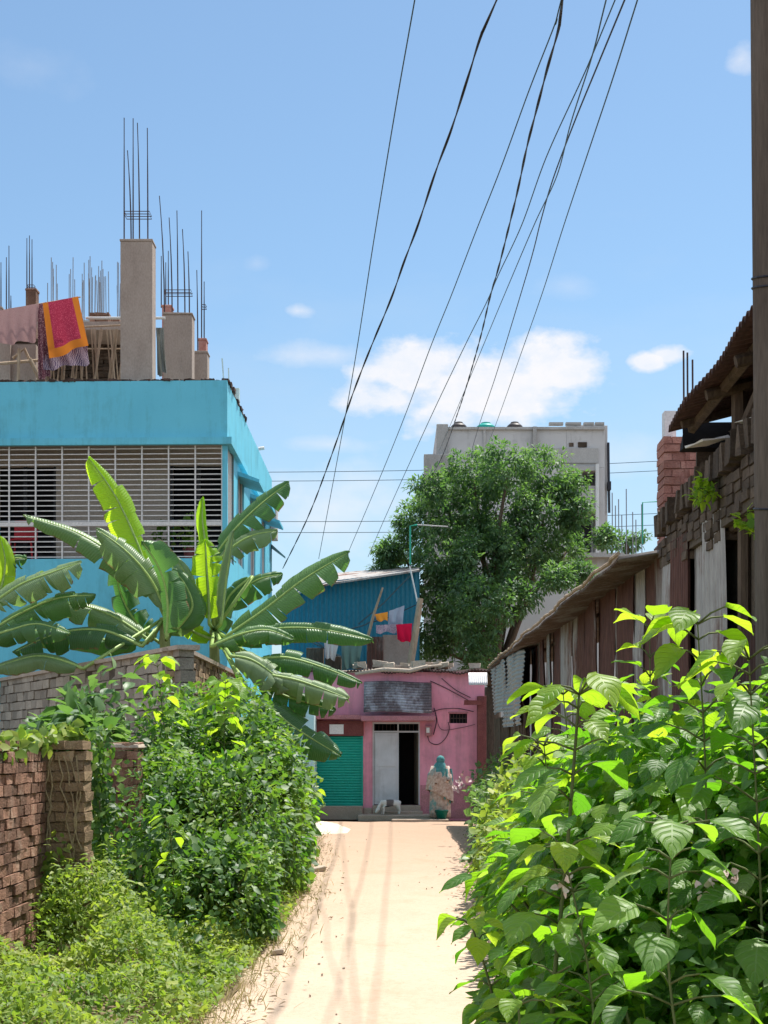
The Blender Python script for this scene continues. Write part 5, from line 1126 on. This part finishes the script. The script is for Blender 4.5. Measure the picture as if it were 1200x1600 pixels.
def sapling(label, base, top, size, nodes, mat='leaf_bush', spread=.16, tm=BIG, start=.35, r=.007, up=.3, tip='leaf_young', whorl=5, cat='sapling', flat=.5, droop=.35):
    base, top = Vector(base), Vector(top); q = thing('sapling', label, cat, tuple(base))
    L = Leaves(); LT = Leaves(); m = MB(); q1 = base.lerp(top, .33) + Vector((random.uniform(-.06, .06), random.uniform(-.05, .05), 0)); mid = base.lerp(top, .68) + Vector((random.uniform(-.05, .05), random.uniform(-.05, .05), 0)); cv = catmull([base, q1, mid, top], 7)
    m.tube(cv, [r * (1 - .6 * i / (len(cv) - 1)) for i in range(len(cv))], 8)
    a = random.random() * 6
    for i in range(nodes):
        s = start + (1 - start) * i / max(1, nodes - 1); p = cv[min(len(cv) - 1, int(s * (len(cv) - 1)))]; a += 2.4
        for rep in range(2 if s < .97 else whorl):
            if rep: a += math.pi + random.uniform(-.5, .5) if s < .97 else 1.25
            d = Vector((math.cos(a), math.sin(a), up + random.uniform(-.1, .3))).normalized(); pl = spread * random.uniform(.6, 1.3) * (1.15 - .45 * s)
            e = p + d * pl; m.tube([p, (p + e) / 2 + Vector((0, 0, .01)), e], [.0045, .004, .003], 5)
            ax = Vector((math.cos(a), math.sin(a), -droop + random.uniform(-.25, .2))); nr = Vector((math.cos(a) * .3, math.sin(a) * .3, 1)) + Vector((random.gauss(0, flat * .5), random.gauss(0, flat * .5) - .15, 0))
            sz = size * random.uniform(.75, 1.15) * (1.1 - .35 * s if s < .97 else .8)
            (LT if s > .9 and tip else L).add(np.array(e), np.array(ax), np.array(nr), sz, tm)
    m.build('stem', M['stem'], q, smooth=True); L.build('foliage', M[mat], q)
    if LT.b: LT.build('young_leaf_tip', M[tip], q)
    return q
sapling('broad-leaved sapling rising above the corner of the block wall', (-2.1, 15.2, 0), tuple(P(245, 1030, 15.2)), .23, 13, start=.6, spread=.13, mat='leaf_young')
sapling('broad-leaved sapling with bright leaves right of the block wall corner', (-1.65, 15.6, 0), tuple(P(352, 1068, 15.6)), .25, 16, start=.6, spread=.16, mat='leaf_young')
sapling('sapling leaning toward the azure wall with light green top', (-1.25, 16.4, 0), tuple(P(425, 1150, 16.2)), .2, 14, start=.55, spread=.13, mat='leaf_young')
sapling('short bright sapling standing in front of the left shrub', (-1.75, 12.4, 0), tuple(P(262, 1280, 12.2)), .17, 9, start=.5, spread=.08, mat='leaf_young')
sapling('leaning pale sapling at the path rim close to the sand heap', (-1.2, 19.6, 0), tuple(P(485, 1240, 19.6)), .18, 10, start=.4, spread=.14)
def creeper(label, pts, n, size, mat='leaf_weed', sp=.12):
    q = thing('creeper', label, 'creeper', tuple(pts[0])); cv = catmull([Vector(p) for p in pts], 10); m = MB(); m.tube(cv, .007, 5); m.build('stem', M['vine'], q); L = Leaves(); C_ = np.array([tuple(c) for c in cv])
    p_ = C_[rng.integers(0, len(C_), n)] + rng.normal(size=(n, 3)) * sp * np.array([.6, .6, 1]); L.add(p_, rdir(n) + np.array([0, 0, -.6]), rdir(n) * .4 + np.array([.3, -.7, .5]), rng.uniform(.6, 1.2, n) * size, SML); L.build('foliage', M[mat], q)
creeper('creeper hanging in the gap between near wall and brick pier', [P(150, 1160, 12.4), P(155, 1250, 12.4), P(165, 1340, 12.4), P(175, 1440, 12.2)], 1000, .075, sp=.13)
creeper('creeper climbing the mossy end pier of the near wall', [P(95, 1500, 11.7), P(90, 1440, 11.7), P(85, 1390, 11.7), P(80, 1370, 11.7)], 700, .07, 'leaf_low', sp=.13)
creeper('flat green creeper lying along the top of the near brick wall', [P(-10, 1163, 10.4), P(40, 1160, 11.2), P(90, 1150, 11.9), P(130, 1152, 12)], 260, .10, 'leaf_low', sp=.04)

# ------------------------------------------------------------------ vegetation, right side
q = thing('broadleaf_bush', 'big sunlit broad-leaved bush crowding the right side of the path', 'bush', (1.6, 6.9, 0))
L = Leaves(); LY = Leaves(); sp = []
E = [((1.75, 6.9, .85), (1.12, 1.2, 1.0), 2900), ((1.08, 6.3, .45), (.68, .8, .62), 1700), ((1.45, 8.6, .85), (.8, 1.3, .95), 2300), ((2.2, 6.2, 1.1), (.8, .8, .85), 900), ((1.15, 5.5, .3), (.68, .6, .55), 900), ((1.1, 7.6, .95), (.5, .7, .65), 900), ((1.3, 7.2, 1.3), (.66, .9, .55), 1300), ((1.95, 6.6, 1.4), (.6, .8, .6), 1100), ((.95, 6.9, .95), (.5, .7, .5), 700)]
for c, r, n in E:
    p_, o_ = shell(c, r, n, .6, 22, .16); mk = p_[:, 2] > .05; p_, o_ = p_[mk], o_[mk]; n = len(p_)
    ax = o_ * np.array([.9, .9, .2]) + rdir(n) * .55 + np.array([-.1, -.2, -.35]); nr_ = o_ * .35 + np.array([0, 0, .8]) + rdir(n) * .38
    sz = .055 + .12 * rng.random(n) ** 1.2; yv = rng.random(n) < .22
    L.add(p_[~yv], ax[~yv], nr_[~yv], sz[~yv], BIG); LY.add(p_[yv], ax[yv], nr_[yv], sz[yv], BIG)
    for i in range(10):
        d = rdir(1)[0]; d[2] = abs(d[2]); sp.append(((c[0] + random.uniform(-.2, .4), c[1] + random.uniform(-.3, .3), 0), tuple(np.array(c) + d * np.array(r) * .9)))
L.build('foliage', M['leaf_bush'], q); LY.build('young_foliage', M['leaf_young'], q); stems(q, sp, .014)
L = Leaves()
for c, r, n in (((1.35, 6.6, .4), (1.0, 1.3, .6), 8000), ((1.7, 7.2, .8), (1.05, 1.3, .95), 8000)): mass(L, c, r, n, .06, SML, .6)
q2 = thing('undergrowth_shrub', 'fine-leaved undergrowth showing between the big leaves of the right bush', 'shrub', (1.4, 6.8, 0)); L.build('foliage', M['leaf_weed'], q2)
def D_(x, y, D): return tuple(P(x, y, D))
sapling('tall sapling with dark upright stem in the middle of the right bush', (X_(872, 5.6), 5.6, .05), D_(905, 1085, 5.6), .22, 15, start=.35, spread=.17, r=.012, whorl=6)
sapling('high sapling whose top whorl stands against the grey tin sheet', (X_(1120, 6.0), 6.0, .05), D_(1090, 975, 5.9), .23, 14, start=.4, spread=.15, whorl=6)
sapling('young sapling with upright yellow leaves against the rusty sheets', (X_(1000, 8.4), 8.4, .05), D_(1015, 985, 8.4), .24, 10, start=.55, spread=.12, mat='leaf_bush', up=.8, droop=-.3)
sapling('leafy sapling at the right edge below the utility pole', (X_(1200, 5.6), 5.6, .05), D_(1170, 1030, 5.6), .22, 16, start=.3, spread=.18, whorl=6)
sapling('sapling with round pale leaves at the upper left of the right bush', (X_(850, 7.6), 7.6, .05), D_(850, 1165, 7.4), .19, 13, start=.45, spread=.16)
sapling('sapling with pointed bright leaves below the sideways grey tin', (X_(900, 8.2), 8.2, .05), D_(880, 1085, 8.2), .22, 12, start=.45, spread=.15)
sapling('low sapling leaning out over the sandy path from the right bush', (X_(840, 6.2), 6.2, .05), D_(738, 1448, 6.0), .15, 9, start=.25, spread=.12, r=.009)
sapling('sapling with large drooping leaves at the lower centre of the right bush', (X_(960, 5.2), 5.2, .05), D_(880, 1330, 5.4), .18, 11, start=.3, spread=.14)
sapling('sapling leaning left at the bottom edge of the right bush', (X_(900, 5.0), 5.0, .05), D_(810, 1570, 5.2), .14, 8, start=.2, spread=.12, r=.009)
sapling('sapling of dull dark leaves low at the right edge', (X_(1120, 4.8), 4.8, .05), D_(1050, 1300, 5.0), .22, 11, start=.3, spread=.15, tip=None)
shrub('hedge_shrub', 'small-leaved bush just beyond the big-leaved bush on the right', [((1.42, 11, .6), (.75, 2.2, .8)), ((1.85, 9.6, .8), (.7, 1.2, .9))], 13000, .075, SML, 'leaf_low', .5, .4)
shrub('hedge_shrub', 'middle stretch of tangled weeds under the rusty tin shed', [((1.58, 15.2, .55), (.75, 2.8, .8))], 9000, .08, SML, 'leaf_low', .5, .4)
shrub('hedge_shrub', 'far stretch of weeds with pink flowers near the pink house', [((1.80, 21, .5), (.72, 3.4, .8)), ((2.1, 28, .5), (.6, 3.8, .8))], 9000, .09, SML, 'leaf_pale', .5, .4)
# pink and white blossom specks
fl = MB()
L = Leaves(); spots = [(1120, 1375, 5.6), (1140, 1372, 5.6), (1100, 1385, 5.6), (720, 1222, 26), (716, 1230, 26), (724, 1218, 26), (1120, 1365, 5.7), (1010, 1480, 5.5), (880, 1385, 5.6)]
for s_ in spots:
    n = 8; L.add(np.array(P(*s_)) + rng.normal(size=(n, 3)) * .018 * (s_[2] / 6) ** .7, rdir(n), rdir(n) + np.array([0, -1, .5]), .035 * (s_[2] / 5.6) ** .5, [tmpl_small(.8, .1, .1)])
fm = rough_mat('pale_pink_petal', (.65, .45, .45), (.8, .68, .66), 6, 0, .6)
tag(L.build('blossoms', fm), 'tiny pale pink blossoms scattered through the right-hand bushes', 'flowers', kind='stuff')

# ------------------------------------------------------------------ person, bucket, goat
def skin_obj(name, verts, edges, radii, mat, parent, root=0, sub=2, flat=None):
    off = parent.location if parent is not None else Vector((0, 0, 0))
    me = bpy.data.meshes.new(name); me.from_pydata([tuple(Vector(v) - off) for v in verts], edges, []); me.materials.append(mat)
    o = bpy.data.objects.new(name, me); COL.objects.link(o)
    if parent is not None: o.parent = parent
    md = o.modifiers.new('skin', 'SKIN'); md.use_smooth_shade = True
    for i, v in enumerate(me.skin_vertices[0].data):
        r = radii[i]; v.radius = (r, r) if not isinstance(r, tuple) else r; v.use_root = (i == root)
    s = o.modifiers.new('sub', 'SUBSURF'); s.levels = sub; s.render_levels = sub
    return o
PX, PY = X_(687, 35.1), 34.85
pr_ = thing('person', 'woman in a pale patterned sari and teal headscarf standing by the pink wall', 'person', (PX, PY, .02))
def q3(x, y, z): return (PX + x, PY + y, .02 + z)
V = [q3(0, 0, .82), q3(0, 0, 1.0), q3(0, .01, 1.2), q3(0, 0, 1.28), q3(.0, -.0, 1.35), q3(.02, -.0, 1.41), q3(-.16, .0, 1.2), q3(-.21, -.04, .98), q3(-.10, -.15, .88), q3(.16, .0, 1.2), q3(.2, -.05, .97), q3(.16, -.2, .9),
     q3(-.09, 0, .76), q3(-.09, .0, .42), q3(-.08, .02, .06), q3(-.08, -.10, .03), q3(.09, 0, .76), q3(.1, -.05, .42), q3(.11, .0, .06), q3(.12, -.12, .03)]
Ed = [(0, 1), (1, 2), (2, 3), (3, 4), (4, 5), (2, 6), (6, 7), (7, 8), (2, 9), (9, 10), (10, 11), (0, 12), (12, 13), (13, 14), (14, 15), (0, 16), (16, 17), (17, 18), (18, 19)]
Rr = [.13, .11, .12, .05, .085, .075, .055, .042, .028, .055, .042, .028, .085, .06, .04, .035, .085, .06, .04, .035]
skin_obj('body', V, Ed, Rr, M['skin'], pr_)
for sx, hp in ((-1, (-.10, -.15, .88)), (1, (.16, -.2, .9))):
    Vh = [q3(hp[0], hp[1], hp[2])]; Eh = []; Rh = [.022]
    for i in range(4):
        Vh += [q3(hp[0] - .02 + i * .013, hp[1] - .05, hp[2] - .02), q3(hp[0] - .022 + i * .014, hp[1] - .07 - .004 * i, hp[2] - .05)]; Eh += [(0, len(Vh) - 2), (len(Vh) - 2, len(Vh) - 1)]; Rh += [.0085, .007]
    Vh += [q3(hp[0] + sx * -.03, hp[1] - .03, hp[2] - .01), q3(hp[0] + sx * -.04, hp[1] - .05, hp[2] - .03)]; Eh += [(0, len(Vh) - 2), (len(Vh) - 2, len(Vh) - 1)]; Rh += [.009, .008]
    skin_obj('hand', Vh, Eh, Rh, M['skin'], pr_, sub=1)
def sari_mat():
    t = NT('pale_patterned_sari'); n = t.noise(16, 4, .6); v = t.n('ShaderNodeTexVoronoi'); v.inputs['Scale'].default_value = 11; tcx = t.n('ShaderNodeTexCoord'); t.l(tcx.outputs['Object'], v.inputs['Vector'])
    c = t.ramp(n, [(.35, (.34, .22, .18)), (.6, (.52, .40, .34))]); c = t.mix(t.math('MULTIPLY', t.math('LESS_THAN', v.outputs['Distance'], .3), .45), c, (.60, .50, .44)); n2 = t.noise(5, 4, .6, loc=(2, 2, 1))
    c = t.mix(t.math('MULTIPLY', t.math('SUBTRACT', n2, .54, True), 7, True), c, (.13, .27, .26)); return t.out(c, .9, t.noise(60, 2, .5), .2, .01, 0, .1)
sm_ = sari_mat()
m = MB(); m.lathe((PX, PY, .0), [(.22, .10), (.225, .25), (.215, .5), (.2, .75), (.17, .92), (.15, 1.0)], 48, 1.05, .8, .07, 9); m.build('sari_skirt', sm_, pr_, smooth=True)
m = MB()
def drape(u, v):    # shawl hanging from shoulders, wider on the right side
    a = u * 2 * math.pi; z = 1.27 - v * (.72 + .16 * math.cos(a - .3)); r = .085 + .16 * min(1, v * 2.6) ** .7 + .03 * v; r *= 1 + .07 * math.sin(a * 7 + v * 5) * v
    return (PX + r * 1.12 * math.cos(a), PY + r * .8 * math.sin(a), z + .02)
m.grid(drape, 48, 16); m.build('sari_drape', sm_, pr_, smooth=True)
teal_cl = cloth_mat('teal_scarf', (.035, .22, .22)); teal_l = rough_mat('teal_scarf_cloth', (.03, .14, .145), (.11, .30, .30), 8, .2, .9)
m = MB()
def scarf(u, v):
    a = u * 2 * math.pi
    if v < .55: th = v / .55 * 2.0; r = .096 * math.sin(th + .02); z = 1.39 + .11 * math.cos(th)
    else: k = (v - .55) / .45; r = .088 + .10 * k ** .8; z = 1.356 - .24 * k - .12 * k * math.cos(a + .8)
    r *= 1 + .05 * math.sin(a * 6 + v * 9) * v
    return (PX + .012 + r * math.cos(a), PY + r * 1.05 * math.sin(a), z)
m.grid(scarf, 32, 22); m.build('headscarf', teal_l, pr_, smooth=True)
m = MB(); m.tube([(PX - .13, PY, 1.24), (PX - .215, PY - .04, 1.0), (PX - .13, PY - .14, .90)], [.075, .07, .055], 10); m.build('sleeve', sm_, pr_, smooth=True)
m = MB(); m.tube([(PX + .14, PY, 1.24), (PX + .21, PY - .05, 1.0), (PX + .17, PY - .17, .92)], [.075, .07, .055], 10); m.build('sleeve', sm_, pr_, smooth=True)
m = MB(); m.grid(lambda u, v: (PX + .10 + .17 * u + .03 * math.sin(v * 4), PY - .17 - .03 * math.sin(u * 9) + .16 * u, 1.2 - .68 * v - .12 * u * v), 12, 18); m.build('scarf_end', teal_l, pr_, smooth=True)
q = thing('basin', 'green plastic bucket on the ground at the woman\'s feet', 'bucket', (X_(690, 34.5), 34.55, .0))
bc = (X_(690, 34.5), 34.55, .07); m = MB(); m.lathe(bc, [(.10, 0), (.145, .19), (.155, .19), (.155, .205), (.14, .205), (.098, .02)], 24); gm = rough_mat('dark_green_plastic', (.0, .09, .075), (.005, .13, .10), 5, .05, .4); m.build('tub', gm, q, smooth=True)
m = MB(); m.tube([(bc[0] + .15 * math.cos(a), bc[1] - .02, bc[2] + .19 - .10 * math.sin(a)) for a in np.linspace(0, math.pi, 12)], .006, 5); m.build('handle', M['cable'], q)

GX, GY, GZ = X_(608, 35.3), 35.3, .135
gt = thing('goat', 'small white goat with grey back lowering its head before the white door', 'goat', (GX, GY, GZ))
def g3(x, y, z): return (GX + x, GY + y, GZ + z)
V = [g3(.20, 0, .29), g3(.06, 0, .28), g3(-.10, 0, .27), g3(-.17, -.01, .28), g3(-.22, -.03, .20), g3(-.27, -.04, .10), g3(-.31, -.05, .045),
     g3(.22, -.05, .17), g3(.25, -.05, .10), g3(.23, -.05, .01), g3(.20, .05, .17), g3(.23, .05, .10), g3(.21, .05, .01),
     g3(-.12, -.05, .16), g3(-.115, -.055, .09), g3(-.13, -.055, .01), g3(-.16, .05, .16), g3(-.15, .05, .09), g3(-.17, .05, .01), g3(.27, 0, .31)]
Ed = [(0, 1), (1, 2), (2, 3), (3, 4), (4, 5), (5, 6), (0, 7), (7, 8), (8, 9), (0, 10), (10, 11), (11, 12), (2, 13), (13, 14), (14, 15), (2, 16), (16, 17), (17, 18), (0, 19)]
Rr = [.075, .085, .085, .055, .042, .045, .022, .04, .02, .016, .04, .02, .016, .032, .019, .016, .032, .019, .016, .018]
tt_ = NT('goat_coat'); n = tt_.noise(7, 3, .5, loc=(.3, 0, .2)); tc_ = tt_.n('ShaderNodeTexCoord'); sp_ = tt_.n('ShaderNodeSeparateXYZ'); tt_.l(tc_.outputs['Object'], sp_.inputs[0])
mk = tt_.math('SUBTRACT', .10, tt_.math('ABSOLUTE', tt_.math('SUBTRACT', sp_.outputs[0], .015))); mk = tt_.math('MULTIPLY', tt_.math('ADD', mk, tt_.math('MULTIPLY', tt_.math('SUBTRACT', n, .5), .12)), 40, True)
skin_obj('body', V, Ed, Rr, tt_.out(tt_.mix(mk, (.62, .60, .57), (.12, .10, .10)), .9, tt_.noise(80, 2, .5), .3, .01), gt, sub=2)
for sy in (-1, 1):
    m = MB(); b0 = Vector(g3(-.24, -.035 + sy * .035, .135)); m.add([b0, b0 + Vector((.015, sy * .02, .015)), b0 + Vector((.03, sy * .075, -.01)), b0 + Vector((.0, sy * .03, -.025))], [(0, 1, 2, 3), (3, 2, 1, 0)]); e_ = m.build('ear', M['doorwhite'], gt); so = e_.modifiers.new('s', 'SOLIDIFY'); so.thickness = .006
